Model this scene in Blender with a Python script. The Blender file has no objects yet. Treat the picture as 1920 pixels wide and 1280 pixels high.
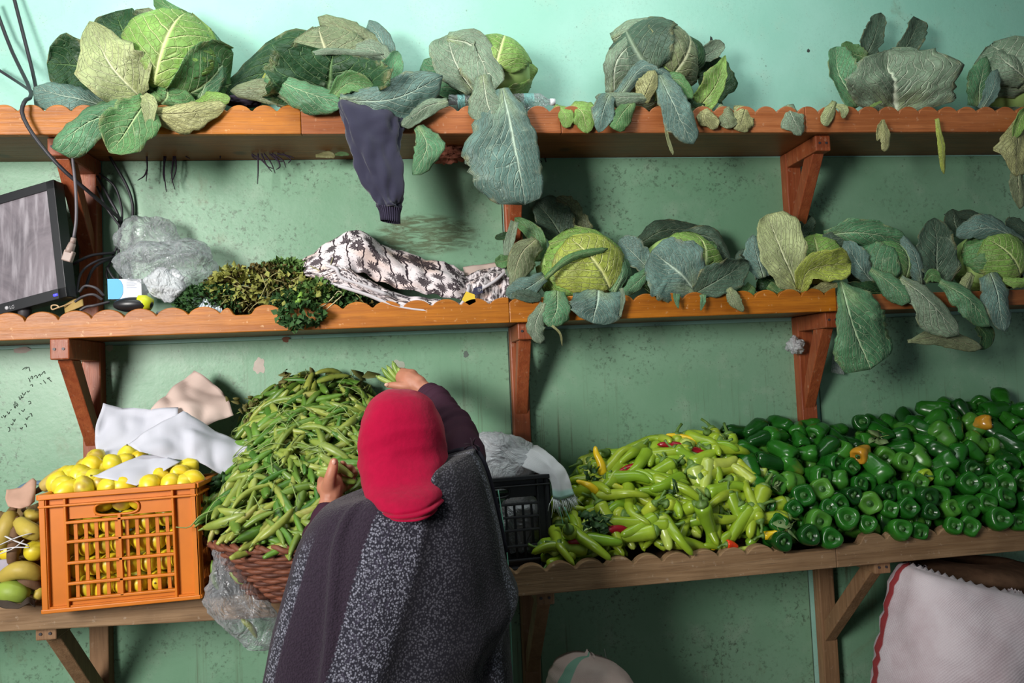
import bpy, bmesh, math, random
import numpy as np
from mathutils import Vector, Matrix, noise
random.seed(7); RNG = np.random.default_rng(7)
SC = bpy.context.scene; COL = SC.collection
PI = math.pi
# ------------------------------------------------------------------ camera (fitted to the shelf lines), world, lamps, exposure
F_PX, DIST, CAM_Z = 1407.4, 2.5, 1.5            # focal length in pixels of a 1920x1280 frame, distance to the wall, eye height
_p, _y, _r = math.radians(2.669), math.radians(7.610), math.radians(-2.543)
FWD = Vector((math.sin(_y)*math.cos(_p), math.cos(_y)*math.cos(_p), math.sin(_p)))
_rt = Vector((math.cos(_y), -math.sin(_y), 0)); _up = _rt.cross(FWD)
RGT = _rt*math.cos(_r) + _up*math.sin(_r); UPV = _up*math.cos(_r) - _rt*math.sin(_r)
CAM = Vector((0, -DIST, CAM_Z))
cam_data = bpy.data.cameras.new('camera'); cam = bpy.data.objects.new('camera', cam_data); COL.objects.link(cam)
cam_data.sensor_width = 36; cam_data.lens = 36*F_PX/1920; cam_data.clip_start = 0.05
M4 = Matrix((RGT, UPV, -FWD)).transposed().to_4x4(); M4.translation = CAM; cam.matrix_world = M4
SC.camera = cam
SC.view_settings.view_transform = 'Standard'; SC.view_settings.look = 'None'
SC.view_settings.exposure = 0.0; SC.view_settings.gamma = 1.0; SC.view_settings.use_curve_mapping = False
W = bpy.data.worlds.new('world'); SC.world = W; W.use_nodes = True
W.node_tree.nodes['Background'].inputs[0].default_value = (0.80, 0.92, 1.0, 1)
W.node_tree.nodes['Background'].inputs[1].default_value = 0.15
def area(name, loc, target, sx, sy, power, col, spread=180):
    l = bpy.data.lights.new(name, 'AREA'); l.shape = 'RECTANGLE'; l.size = sx; l.size_y = sy; l.energy = power; l.color = col
    l.spread = math.radians(spread); o = bpy.data.objects.new(name, l); COL.objects.link(o); o.location = loc
    o.rotation_euler = (Vector(target)-Vector(loc)).to_track_quat('-Z', 'Y').to_euler(); return o
area('doorway_light', (-2.3, -3.3, 2.15), (-0.25, 0, 1.85), 1.0, 1.1, 58, (1.0, 0.97, 0.93), 95)
area('ceiling_tube', (0.0, -0.95, 3.25), (0.0, -0.1, 2.1), 3.0, 0.16, 25, (0.93, 1.0, 0.99))

def P(px, py, Y):
    """point of the room seen at pixel (px,py) of the 1920x1280 frame, Y metres in front of the wall"""
    d = FWD*F_PX + RGT*(px-960) - UPV*(py-640)
    return CAM + d*((DIST-Y)/d.y)
def PXM(Y):
    return (DIST-Y)/F_PX                         # metres per pixel at depth Y

# ------------------------------------------------------------------ helpers
WO = {}
def tag(o, label=None, cat=None, group=None, kind=None):
    if label: o['label'] = label
    if cat: o['category'] = cat
    if group: o['group'] = group
    if kind: o['kind'] = kind
    return o
def thing(name, label, cat, loc, group=None):
    o = bpy.data.objects.new(name, None); COL.objects.link(o); o.location = Vector(loc); o.empty_display_size = .05
    WO[o.name] = Vector(loc); return tag(o, label, cat, group)
class G:
    """collects vertices, faces and uvs"""
    def __init__(s): s.v = []; s.f = []; s.uv = {}
    def add(s, v, f, uv=None):
        n = len(s.v); s.v += [tuple(p) for p in v]; k0 = len(s.f)
        s.f += [tuple(i+n for i in q) for q in f]
        if uv is not None:
            for i, c in enumerate(uv): s.uv[n+i] = c
        return s
def obj(name, g, mat, parent=None, smooth=True, loc=None):
    me = bpy.data.meshes.new(name)
    if parent is not None: O = WO[parent.name]
    elif loc is not None: O = Vector(loc)
    else:
        a = np.array(g.v); O = Vector(((a[:, 0].min()+a[:, 0].max())/2, (a[:, 1].min()+a[:, 1].max())/2, a[:, 2].min()))
    me.from_pydata([(p[0]-O[0], p[1]-O[1], p[2]-O[2]) for p in g.v], [], g.f)
    if g.uv:
        l = me.uv_layers.new(name='UVMap'); d = np.zeros((len(me.loops), 2), np.float32)
        idx = np.zeros(len(me.loops), np.int32); me.loops.foreach_get('vertex_index', idx)
        u = np.zeros((len(g.v), 2), np.float32)
        for i, c in g.uv.items(): u[i] = c
        l.data.foreach_set('uv', u[idx].ravel())
    for m in (mat if isinstance(mat, (list, tuple)) else [mat]): me.materials.append(m)
    if smooth: me.polygons.foreach_set('use_smooth', np.ones(len(me.polygons), bool))
    me.update()
    o = bpy.data.objects.new(name, me); COL.objects.link(o)
    if parent is not None: o.parent = parent
    else: o.location = O
    WO[o.name] = O
    return o
def solid(o, t, off=0):
    m = o.modifiers.new('thickness', 'SOLIDIFY'); m.thickness = t; m.offset = off; return o
def bevel(o, w=.003, seg=2):
    m = o.modifiers.new('soft_edge', 'BEVEL'); m.width = w; m.segments = seg; m.limit_method = 'ANGLE'; return o
def catmull(pts, n):
    pts = [np.array(p, float) for p in pts]
    if len(pts) == 1: return np.repeat([pts[0]], n, 0)
    if len(pts) == 2: return np.array([pts[0]+(pts[1]-pts[0])*t for t in np.linspace(0, 1, n)])
    q = [2*pts[0]-pts[1]] + pts + [2*pts[-1]-pts[-2]]
    out = []
    for t in np.linspace(0, len(pts)-1, n):
        i = min(int(t), len(pts)-2); u = t-i
        a, b, c, d = q[i], q[i+1], q[i+2], q[i+3]
        out.append(.5*((2*b)+(-a+c)*u+(2*a-5*b+4*c-d)*u*u+(-a+3*b-3*c+d)*u**3))
    return np.array(out)
def lerp_list(vals, t):
    x = t*(len(vals)-1); i = min(int(x), len(vals)-2) if len(vals) > 1 else 0
    if len(vals) == 1: return vals[0]
    u = x-i; u = u*u*(3-2*u); return vals[i]*(1-u)+vals[i+1]*u
def tube(g, path, radii, n=8, cap=True, squash=1.0, up=(0, 0, 1)):
    path = [Vector(p) for p in path]; m = len(path)
    if not isinstance(radii, (list, tuple, np.ndarray)): radii = [radii]*m
    T = [(path[min(i+1, m-1)]-path[max(i-1, 0)]).normalized() for i in range(m)]
    u = Vector(up); u = (u-T[0]*u.dot(T[0]))
    if u.length < 1e-3: u = Vector((1, 0.1, 0)); u = u-T[0]*u.dot(T[0])
    u.normalize(); v = []; f = []
    for i in range(m):
        u = (u-T[i]*u.dot(T[i])).normalized(); w = T[i].cross(u)
        for k in range(n):
            a = 2*PI*k/n; v.append(path[i]+(u*math.cos(a)*squash+w*math.sin(a))*radii[i])
    for i in range(m-1):
        for k in range(n):
            f.append((i*n+k, i*n+(k+1) % n, (i+1)*n+(k+1) % n, (i+1)*n+k))
    if cap: f.append(tuple(range(n-1, -1, -1))); f.append(tuple((m-1)*n+k for k in range(n)))
    g.add(v, f); return g
def box(g, lo, hi):
    x0, y0, z0 = lo; x1, y1, z1 = hi
    v = [(x0, y0, z0), (x1, y0, z0), (x1, y1, z0), (x0, y1, z0), (x0, y0, z1), (x1, y0, z1), (x1, y1, z1), (x0, y1, z1)]
    g.add(v, [(0, 3, 2, 1), (4, 5, 6, 7), (0, 1, 5, 4), (1, 2, 6, 5), (2, 3, 7, 6), (3, 0, 4, 7)]); return g
def obox(g, o, a, b, c):
    """box from a corner and three edge vectors"""
    o, a, b, c = map(Vector, (o, a, b, c))
    v = [o, o+a, o+a+b, o+b, o+c, o+a+c, o+a+b+c, o+b+c]
    f = [(0, 3, 2, 1), (4, 5, 6, 7), (0, 1, 5, 4), (1, 2, 6, 5), (2, 3, 7, 6), (3, 0, 4, 7)]
    if a.cross(b).dot(c) < 0: f = [q[::-1] for q in f]
    g.add(v, f); return g
def ext(g, poly, d):
    """polygon (3D points) extruded along d"""
    d = Vector(d); poly = [Vector(p) for p in poly]; n = len(poly)
    g.add(poly+[p+d for p in poly], [tuple(range(n-1, -1, -1)), tuple(range(n, 2*n))]+[(i, (i+1) % n, (i+1) % n+n, i+n) for i in range(n)]); return g
def grid(g, nu, nv, fn, wrap=False, uv=True):
    v = []; U = []
    for j in range(nv):
        for i in range(nu):
            a = i/(nu if wrap else nu-1); b = j/(nv-1); v.append(fn(a, b)); U.append((a, b))
    f = []
    for j in range(nv-1):
        for i in range(nu if wrap else nu-1):
            i2 = (i+1) % nu; f.append((j*nu+i, j*nu+i2, (j+1)*nu+i2, (j+1)*nu+i))
    g.add(v, f, U if uv else None); return g
def ball(g, c, r, nu=16, nv=10, fn=None):
    c = Vector(c); v = []; f = []
    r = Vector(r) if hasattr(r, '__len__') else Vector((r, r, r))
    for j in range(nv+1):
        th = PI*j/nv
        for i in range(nu):
            ph = 2*PI*i/nu; d = Vector((math.sin(th)*math.cos(ph), math.sin(th)*math.sin(ph), math.cos(th)))
            k = fn(d) if fn else 1.0
            v.append(c+Vector((d.x*r.x, d.y*r.y, d.z*r.z))*k)
    for j in range(nv):
        for i in range(nu):
            i2 = (i+1) % nu
            if j == 0: f.append((j*nu+i, (j+1)*nu+i, (j+1)*nu+i2))
            elif j == nv-1: f.append((j*nu+i, (j+1)*nu+i, j*nu+i2))
            else: f.append((j*nu+i, (j+1)*nu+i, (j+1)*nu+i2, j*nu+i2))
    g.add(v, f); return g
def nz(p, s=1.0, seed=0.0):
    return noise.noise(Vector((p[0]*s+seed, p[1]*s+seed*1.7, p[2]*s-seed)))

# ------------------------------------------------------------------ materials
def srgb(c):
    return tuple(((x/255)/12.92 if x/255 <= .04045 else ((x/255+.055)/1.055)**2.4) for x in c[:3])+(1,)
class NT:
    def __init__(s, name):
        s.m = bpy.data.materials.new(name); s.m.use_nodes = True; s.t = s.m.node_tree; s.n = s.t.nodes; s.b = s.n['Principled BSDF']
        s.out = s.n['Material Output']
    def new(s, typ, **kw):
        n = s.n.new(typ)
        for k, v in kw.items(): setattr(n, k, v)
        return n
    def put(s, sock, v):
        if hasattr(v, 'is_linked') or isinstance(v, bpy.types.NodeSocket): s.t.links.new(v, sock)
        else:
            try: sock.default_value = v
            except Exception: sock.default_value = tuple(v)[:3]
    def math(s, op, a, b=0.0, c=None, clamp=False):
        n = s.new('ShaderNodeMath', operation=op); n.use_clamp = clamp
        s.put(n.inputs[0], a); s.put(n.inputs[1], b)
        if c is not None: s.put(n.inputs[2], c)
        return n.outputs[0]
    def ss(s, x, lo, hi):
        n = s.new('ShaderNodeMapRange', interpolation_type='SMOOTHSTEP'); s.put(n.inputs[0], x); s.put(n.inputs[1], lo); s.put(n.inputs[2], hi); return n.outputs[0]
    def coord(s, kind='Object', scale=(1, 1, 1), loc=(0, 0, 0), rot=(0, 0, 0)):
        c = s.new('ShaderNodeTexCoord'); m = s.new('ShaderNodeMapping'); s.t.links.new(c.outputs[kind], m.inputs[0])
        m.inputs['Scale'].default_value = scale; m.inputs['Location'].default_value = loc; m.inputs['Rotation'].default_value = rot
        return m.outputs[0]
    def noise(s, vec, scale, detail=4, rough=.55, dist=0.0):
        n = s.new('ShaderNodeTexNoise'); s.put(n.inputs['Vector'], vec); n.inputs['Scale'].default_value = scale
        n.inputs['Detail'].default_value = detail; n.inputs['Roughness'].default_value = rough; n.inputs['Distortion'].default_value = dist
        return n.outputs['Fac']
    def vor(s, vec, scale, feature='F1', rnd=1.0):
        n = s.new('ShaderNodeTexVoronoi', feature=feature); s.put(n.inputs['Vector'], vec); n.inputs['Scale'].default_value = scale
        n.inputs['Randomness'].default_value = rnd; return n
    def mix(s, fac, a, b, blend='MIX'):
        n = s.new('ShaderNodeMix', data_type='RGBA', blend_type=blend); s.put(n.inputs[0], fac); s.put(n.inputs[6], a); s.put(n.inputs[7], b); return n.outputs[2]
    def bump(s, h, strength=.3, dist=.01):
        n = s.new('ShaderNodeBump'); n.inputs['Strength'].default_value = strength; n.inputs['Distance'].default_value = dist
        s.put(n.inputs['Height'], h); s.t.links.new(n.outputs[0], s.b.inputs['Normal']); return n
    def done(s, col=None, rough=.5, spec=.5, **kw):
        if col is not None: s.put(s.b.inputs['Base Color'], col)
        s.put(s.b.inputs['Roughness'], rough); s.put(s.b.inputs['Specular IOR Level'], spec)
        for k, v in kw.items(): s.put(s.b.inputs[k], v)
        return s.m
    def sep(s, vec):
        n = s.new('ShaderNodeSeparateXYZ'); s.put(n.inputs[0], vec); return n.outputs
    def rand(s):
        return s.new('ShaderNodeObjectInfo').outputs['Random']
def simple(name, col, rough=.5, spec=.5, var=.12, scale=20, bump=0, **kw):
    t = NT(name); n = t.noise(t.coord(), scale); c = srgb(col)
    d = tuple(x*(1-2*var) for x in c[:3])+(1,); l = tuple(min(1, x*(1+var)) for x in c[:3])+(1,)
    r = t.mix(n, d, l)
    if bump: t.bump(n, bump, .004)
    return t.done(r, rough, spec, **kw)
def leaf_mat(name, col, vein, yel=.25, vs=.92, dark=.55):
    t = NT(name); uv = t.coord('UV'); x, y, _ = t.sep(uv)
    s = t.math('SUBTRACT', t.math('MULTIPLY', x, 2.0), 1.0); a = t.math('ABSOLUTE', s)
    ob = t.coord('Object'); nn = t.noise(ob, 9, 5); n2 = t.noise(ob, 30, 4)
    rn = t.rand()
    q = t.math('SUBTRACT', y, t.math('MULTIPLY', t.math('POWER', a, 1.25), .42))
    q = t.math('ADD', q, t.math('MULTIPLY', t.math('SIGN', s), .03)); q = t.math('ADD', q, t.math('MULTIPLY', nn, .16))
    fr = t.math('ABSOLUTE', t.math('SUBTRACT', t.math('FRACT', t.math('ADD', t.math('MULTIPLY', q, 8.0), rn)), .5))
    lat = t.math('MULTIPLY', t.ss(fr, .405, .49), t.math('SUBTRACT', 1.0, t.math('MULTIPLY', a, .6)))
    mid = t.ss(a, t.math('SUBTRACT', .11, t.math('MULTIPLY', y, .085)), .0)
    vo = t.vor(uv, 13, 'DISTANCE_TO_EDGE'); ter = t.math('MULTIPLY', t.ss(vo.outputs['Distance'], .045, .0), .38)
    vn = t.math('MAXIMUM', t.math('MAXIMUM', mid, lat), ter)
    c = srgb(col); dk = tuple(k*dark for k in c[:3])+(1,)
    base = t.mix(t.ss(nn, .3, .7), dk, c)
    base = t.mix(t.math('MULTIPLY', t.math('MULTIPLY', t.ss(y, .35, .0), t.ss(a, .7, .1)), yel), base, srgb((205, 212, 130)))
    base = t.mix(t.math('MULTIPLY', t.math('MULTIPLY', t.ss(a, .8, 1.0), t.ss(n2, .45, .65)), .55), base, srgb((150, 138, 88)))
    base = t.mix(t.math('MULTIPLY', t.ss(n2, .60, .75), .25), base, srgb((176, 186, 158)))
    r = t.mix(t.math('MULTIPLY', vn, vs), base, srgb(vein))
    n5 = t.noise(ob, 14, 3); base = t.mix(t.math('MULTIPLY', t.ss(n5, .55, .35), .35), base, dk); r = t.mix(t.math('MULTIPLY', vn, vs), base, srgb(vein)); h = t.math('ADD', t.math('ADD', t.math('MULTIPLY', vn, -.6), t.math('MULTIPLY', n2, .5)), t.math('MULTIPLY', n5, 1.3)); t.bump(h, .9, .012)
    return t.done(r, .52, .35)
LM = {
 'grey': leaf_mat('leaf_grey_green', (128, 150, 124), (205, 214, 188)),
 'blue': leaf_mat('leaf_blue_green', (102, 134, 124), (182, 202, 182)),
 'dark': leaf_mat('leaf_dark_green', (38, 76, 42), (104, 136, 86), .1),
 'deep': leaf_mat('leaf_deep_green', (72, 96, 78), (130, 146, 122), .05),  # deep grey-green leaf colour with muted veins
 'mid': leaf_mat('leaf_mid_green', (92, 142, 84), (185, 208, 150)),
 'light': leaf_mat('leaf_light_green', (134, 176, 84), (208, 220, 150), .3),
 'yel': leaf_mat('leaf_yellow_green', (176, 190, 82), (222, 224, 150), .3),
 'wither': leaf_mat('leaf_withered', (172, 172, 118), (205, 200, 150), .3, .6),
 'teal': leaf_mat('leaf_teal_green', (90, 142, 100), (184, 208, 164)),
 'olive': leaf_mat('leaf_olive', (128, 140, 104), (188, 188, 150)),
 'pale': leaf_mat('leaf_pale', (170, 180, 126), (214, 216, 172), .3),
}
def wood_mat(name, c1, c2, knot, wear, weara=.25, rough=.45, axis=0, scale=1.0):
    t = NT(name); sc = [26*scale]*3; sc[axis] = 1.1*scale; v = t.coord('Object', tuple(sc)); rn = t.rand()
    sh = t.new('ShaderNodeVectorMath', operation='ADD'); t.put(sh.inputs[0], v)
    cb = t.new('ShaderNodeCombineXYZ'); r10 = t.math('MULTIPLY', rn, 13.7); [t.put(cb.inputs[i], r10) for i in range(3)]
    t.put(sh.inputs[1], cb.outputs[0]); v = sh.outputs[0]
    n = t.noise(v, 2.2, 6, .6, .6); w = t.noise(v, 9, 3)
    ob = t.coord('Object'); n3 = t.noise(ob, 6, 5); n4 = t.noise(ob, 55, 3); kv = t.vor(ob, 5.5)
    base = t.mix(t.ss(n, .3, .7), srgb(c1), srgb(c2)); base = t.mix(t.math('MULTIPLY', t.ss(w, .5, .75), .35), base, srgb(knot))
    base = t.mix(t.math('MULTIPLY', t.ss(kv.outputs['Distance'], .16, .05), .75), base, srgb(knot))
    base = t.mix(t.math('MULTIPLY', t.ss(n3, .35, .65), .3), base, tuple(k*.45 for k in srgb(c1)[:3])+(1,))
    base = t.mix(t.math('MULTIPLY', t.ss(n4, .62, .72), weara), base, srgb(wear))
    t.bump(t.math('ADD', n, t.math('MULTIPLY', w, .5)), .45, .004)
    return t.done(base, rough, .4)
WOOD = wood_mat('wood_orange_varnish', (152, 84, 12), (182, 110, 24), (84, 40, 20), (226, 186, 140), .4)
WOOD_TOP = wood_mat('wood_red_varnish', (148, 82, 42), (174, 106, 62), (70, 38, 32), (210, 176, 146), .3)
WOOD_UND = wood_mat('wood_underside', (124, 70, 34), (146, 88, 46), (70, 44, 32), (150, 120, 95), .15)
WOOD_BR = wood_mat('wood_bracket', (138, 66, 36), (156, 84, 48), (76, 38, 26), (206, 170, 140), .2, axis=2)
WOOD_OLD = wood_mat('wood_weathered', (124, 94, 64), (152, 122, 90), (54, 40, 34), (196, 178, 158), .3, .7)
WOOD_OLDV = wood_mat('wood_weathered_post', (132, 98, 68), (150, 116, 84), (84, 58, 42), (186, 160, 136), .2, .7, axis=2)
def wall_mat(name, c1, c2, dirt, drips=.5):
    t = NT(name); ob = t.coord('Object'); n = t.noise(ob, 1.6, 5); n2 = t.noise(ob, 9, 6, .65); n3 = t.noise(ob, 60, 3)
    base = t.mix(t.ss(n, .3, .7), srgb(c1), srgb(c2))
    base = t.mix(t.math('MULTIPLY', t.ss(n2, .5, .8), .28), base, srgb((178, 190, 172)))
    rgt = t.math('MULTIPLY', t.ss(t.sep(t.coord('Object'))[0], -.6, 1.0), drips); sp = t.vor(t.coord('Object', (1, 1, .8)), 34); base = t.mix(t.math('MULTIPLY', t.math('MULTIPLY', t.ss(sp.outputs['Distance'], .15, .04), t.ss(n2, .52, .60)), dirt*.7), base, srgb((58, 62, 50)))
    mo = t.noise(ob, 85, 4, .7); base = t.mix(t.math('MULTIPLY', t.math('MULTIPLY', t.ss(mo, .52, .66), t.ss(t.noise(ob, 3.3, 4), .42, .62)), .75 if drips else .12), base, srgb((62, 74, 58)))
    sp2 = t.vor(ob, 110); base = t.mix(t.math('MULTIPLY', t.math('MULTIPLY', t.ss(sp2.outputs['Distance'], .25, .1), t.ss(n2, .45, .7)), dirt*.6), base, srgb((72, 72, 58)))
    st = t.noise(t.coord('Object', (26, 1, .5)), 1.5, 6, .75)
    low = t.ss(t.sep(ob)[2], 1.75, 1.3)
    base = t.mix(t.math('MULTIPLY', t.math('MULTIPLY', t.math('MULTIPLY', t.ss(st, .54, .66), t.ss(t.noise(ob, 2.1, 3), .42, .62)), low), drips), base, srgb((86, 84, 62)))
    sm = t.noise(ob, 3.1, 6, .7, 1.2); base = t.mix(t.math('MULTIPLY', t.ss(sm, .60, .72), dirt*.4), base, srgb((112, 112, 84)))
    t.bump(t.math('ADD', n2, t.math('MULTIPLY', n3, .4)), .12, .01)
    return t.done(base, .42, .45)
WALL = wall_mat('wall_paint_aqua', (134, 188, 170), (156, 202, 188), .9, .0)
PANEL = wall_mat('wall_panel_green', (106, 150, 118), (128, 166, 138), .9, .75)
def plastic_film(name, tint=(235, 240, 245), body=.16, gloss=.35):
    t = NT(name); v = t.coord('Object'); n = t.math('ABSOLUTE', t.math('SUBTRACT', t.noise(v, 13, 4, .5, 2.2), .5))
    tr = t.new('ShaderNodeBsdfTransparent'); gl = t.new('ShaderNodeBsdfGlossy'); df = t.new('ShaderNodeBsdfDiffuse')
    gl.inputs['Roughness'].default_value = .16; df.inputs[0].default_value = srgb(tint); gl.inputs[0].default_value = (.95, .97, 1, 1)
    bp = t.new('ShaderNodeBump'); bp.inputs['Strength'].default_value = .8; bp.inputs['Distance'].default_value = .045; t.put(bp.inputs['Height'], n)
    t.t.links.new(bp.outputs[0], gl.inputs['Normal']); t.t.links.new(bp.outputs[0], df.inputs['Normal'])
    fr = t.new('ShaderNodeLayerWeight'); fr.inputs[0].default_value = .35; t.t.links.new(bp.outputs[0], fr.inputs['Normal'])
    m1 = t.new('ShaderNodeMixShader'); t.put(m1.inputs[0], t.math('ADD', t.math('MULTIPLY', fr.outputs['Facing'], .35), body, clamp=True))
    t.t.links.new(tr.outputs[0], m1.inputs[1]); t.t.links.new(df.outputs[0], m1.inputs[2])
    m2 = t.new('ShaderNodeMixShader'); t.put(m2.inputs[0], t.math('MULTIPLY', fr.outputs['Fresnel'], gloss, clamp=True))
    t.t.links.new(m1.outputs[0], m2.inputs[1]); t.t.links.new(gl.outputs[0], m2.inputs[2]); t.t.links.new(m2.outputs[0], t.out.inputs[0])
    return t.m
FILM = plastic_film('clear_plastic_film', body=.07, gloss=.65); FILM_W = plastic_film('milky_plastic_film', (225, 228, 232), .42, .6)
BLACK = simple('black_plastic', (30, 31, 34), .38, .5); CABLE = simple('cable_rubber', (44, 42, 48), .5, .4)
DARKGREY = simple('dark_grey_plastic', (62, 58, 62), .5, .4)
# ================================================================== the room: wall, panels, floor
g = G(); box(g, (-3.2, 0, 0), (3.6, .12, 3.4)); wall = tag(obj('wall_back', g, WALL, loc=(0, 0, 0), smooth=False), kind='structure')
g = G(); box(g, (-3.2, -4.2, -.1), (3.6, .12, 0)); tag(obj('floor', g, simple('concrete_floor', (120, 116, 108), .8, .2), loc=(0, 0, 0), smooth=False), kind='structure')
g = G(); box(g, (-3.2, -4.2, 3.4), (3.6, .12, 3.5)); tag(obj('ceiling', g, simple('ceiling_paint', (205, 214, 206), .8, .2), loc=(0, 0, 0), smooth=False), kind='structure')

# shelf heights from the photographed front edges
def zline(a, b, Y):
    A, B = P(a[0], a[1], Y), P(b[0], b[1], Y); k = (B.z-A.z)/(B.x-A.x)
    return lambda x: A.z+k*(x-A.x)
YT, YM, YB = .27, .25, .40
Z_TOP = zline((0, 251), (1900, 246), YT); Z_MID = zline((320, 626), (1569, 582), YM)
Z_BL = zline((0, 1185), (361, 1166), YB); Z_BR = zline((960, 1118), (1920, 1031), YB)
def X_(px, py, Y): return P(px, py, Y).x
TH = .026
def plank(name, x0, x1, zf, Y, mat, parent, th=TH):
    g = G(); v = []
    for x in (x0, x1):
        for y, dz in ((-.001, 0), (-Y+.022, 0), (-Y+.022, th), (-.001, th)): v.append((x, y, zf(x)+dz))
    g.add(v, [(0, 1, 2, 3), (7, 6, 5, 4), (0, 4, 5, 1), (1, 5, 6, 2), (2, 6, 7, 3), (3, 7, 4, 0)]); return bevel(obj(name, g, mat, parent, False), .002)
def trim(x0, x1, zf, Y, h, period, dip, mat, parent, flats=(), phase=0.0, name='scalloped_trim', th=.022):
    g = G(); n = max(8, int((x1-x0)/period*14)); top = []
    for i in range(n+1):
        x = x0+(x1-x0)*i/n; s = abs(math.sin(PI*((x-x0)/period+phase)))**.5
        z = h-dip+dip*s
        for a, b in flats:
            q = min(1, max(0, min(x-a, b-x)/.016)); z = z*(1-q)+(h-dip*1.02)*q
        top.append((x, zf(x)+z))
    v = []
    for x, z in top:
        v += [(x, -Y, zf(x)-.002), (x, -Y, z), (x, -Y+th, z), (x, -Y+th, zf(x)-.002)]
    f = [(0, 3, 2, 1), (n*4, n*4+1, n*4+2, n*4+3)]
    for i in range(n):
        a = i*4; b = a+4
        for k in range(4): f.append((a+k, a+(k+1) % 4, b+(k+1) % 4, b+k))
    g.add(v, f); return bevel(obj(name, g, mat, parent, False), .0025)
def bracket(parent, xl, w, zf, Y, drop, foot, mat, arm_h=.052, arm_y=None):
    """arm under the plank with a diagonal brace and an upright on the wall"""
    arm_y = arm_y or Y-.03; z = zf(xl+w/2)-.001
    g = G(); box(g, (xl, -arm_y, z-arm_h), (xl+w, -.042, z)); a = bevel(obj('bracket_arm', g, mat, parent, False), .004)
    g = G(); box(g, (xl-.002, -.044, foot), (xl+w+.002, -.002, z)); bevel(obj('bracket_post', g, mat, a, False), .004)
    g = G(); t = .05
    ext(g, [(xl+.006, -arm_y+.03, z-arm_h), (xl+.006, -arm_y+.03+t*1.2, z-arm_h), (xl+.006, -.043, z-drop+t*.4), (xl+.006, -.043, z-drop-t)], (w-.012, 0, 0))
    bevel(obj('bracket_brace', g, mat, a, False), .003)
    g = G()
    for k in (.25, .7):
        c = Vector((xl+w*k, -arm_y-.001, z-arm_h*.5)); tube(g, [c+Vector((0, .004, 0)), c-Vector((0, .0015, 0))], .004, 8)
    obj('nail', g, DARKGREY, a, False)
    return a
XL, XR = X_(-330, 250, YT), X_(2200, 250, YT)
def shelf(name, label, x0, x1, zf, Y):
    return thing(name, label, 'shelf', (x0, -Y, zf(x0)))
s1 = shelf('wall_shelf', 'highest wooden wall shelf with scalloped edge, loaded with leafy cabbages', XL, XR, Z_TOP, YT)
plank('plank', XL, XR, Z_TOP, YT, WOOD_UND, s1)
def xs(*px, Y=YT, y=250): return [X_(p, y, Y) for p in px]
a = xs(-330, 565, 1053, 1512, 2200)
for i in range(4): trim(a[i]+.0005, a[i+1]-.0005, Z_TOP, YT, .084, .0705, .026, WOOD_TOP if i else WOOD, s1, phase=[.1, .45, .0, .35][i])
s2 = shelf('wall_shelf', 'middle wooden wall shelf with orange scalloped edge below the hanging sleeve', X_(-90, 640, YM), X_(2010, 570, YM), Z_MID, YM)
xm = [X_(-330, 640, YM), X_(956, 600, YM), X_(1570, 580, YM), X_(2200, 570, YM)]
plank('plank', xm[0], xm[3], Z_MID, YM, WOOD_UND, s2)
ft = [(X_(428, 600, YM), X_(478, 600, YM))]
trim(xm[0], xm[1]-.001, Z_MID, YM, .076, .087, .027, WOOD, s2, ft, .2); trim(xm[1], xm[2]-.001, Z_MID, YM, .074, .079, .026, WOOD, s2, (), .05)
g = G(); x0, x1 = xm[2], xm[3]
obox(g, (x0, -YM+.002, Z_MID(x0)-.003), (x1-x0, 0, Z_MID(x1)-Z_MID(x0)), (0, .02, 0), (0, 0, .052)); bevel(obj('plain_trim', g, WOOD_UND, s2, False))
s3 = shelf('counter_shelf', 'lower left weathered counter plank under the orange lemon crate', X_(-90, 1180, YB), X_(700, 1150, YB), Z_BL, YB)
x0, x1 = X_(-330, 1180, YB), X_(700, 1150, YB); ZBL_T = lambda x: Z_BL(x)+.066
plank('plank', x0, x1, lambda x: Z_BL(x)+.036, YB, WOOD_OLD, s3, .03)
g = G(); obox(g, (x0, -YB, Z_BL(x0)), (x1-x0, 0, Z_BL(x1)-Z_BL(x0)), (0, .024, 0), (0, 0, .064)); bevel(obj('plain_trim', g, WOOD_OLD, s3, False), .004)
s4 = shelf('counter_shelf', 'lower right weathered counter with scalloped front, heaped with peppers', X_(700, 1145, YB), X_(2020, 1020, YB), Z_BR, YB)
xb = [X_(700, 1145, YB), X_(1570, 1064, YB), X_(2200, 1020, YB)]
plank('plank', xb[0], xb[2], lambda x: Z_BR(x)-.002, YB, WOOD_OLD, s4, .03)
trim(xb[0], xb[1]-.001, Z_BR, YB, .082, .0845, .030, WOOD_OLD, s4, [(X_(1462, 1050, YB), xb[1])], .32, th=.032)
trim(xb[1], xb[2], Z_BR, YB, .090, .0845, .030, WOOD_OLD, s4, [(xb[1], X_(1622, 1050, YB))], .1, th=.032)
Z_TT = lambda x: Z_TOP(x)+TH; Z_MT = lambda x: Z_MID(x)+TH; Z_RT = lambda x: Z_BR(x)+.028
w = .052
bracket(s1, X_(157, 330, 0), w, Z_TOP, YT, .26, Z_MT(-1)+.002, WOOD_BR); bracket(s1, X_(945, 400, 0), w, Z_TOP, YT, .24, Z_MT(0)+.002, WOOD_BR)
bracket(s1, X_(1464, 330, 0), w, Z_TOP, YT, .25, Z_MT(.8)+.002, WOOD_BR)
bracket(s2, X_(166, 740, 0), w, Z_MID, YM+.03, .27, ZBL_T(-1)+.002, WOOD_BR, .06); bracket(s2, X_(958, 720, 0), w, Z_MID, YM, .24, Z_RT(0)+.002, WOOD_BR)
bracket(s2, X_(1487, 660, 0), w, Z_MID, YM, .27, Z_RT(.8)+.002, WOOD_BR)
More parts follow.
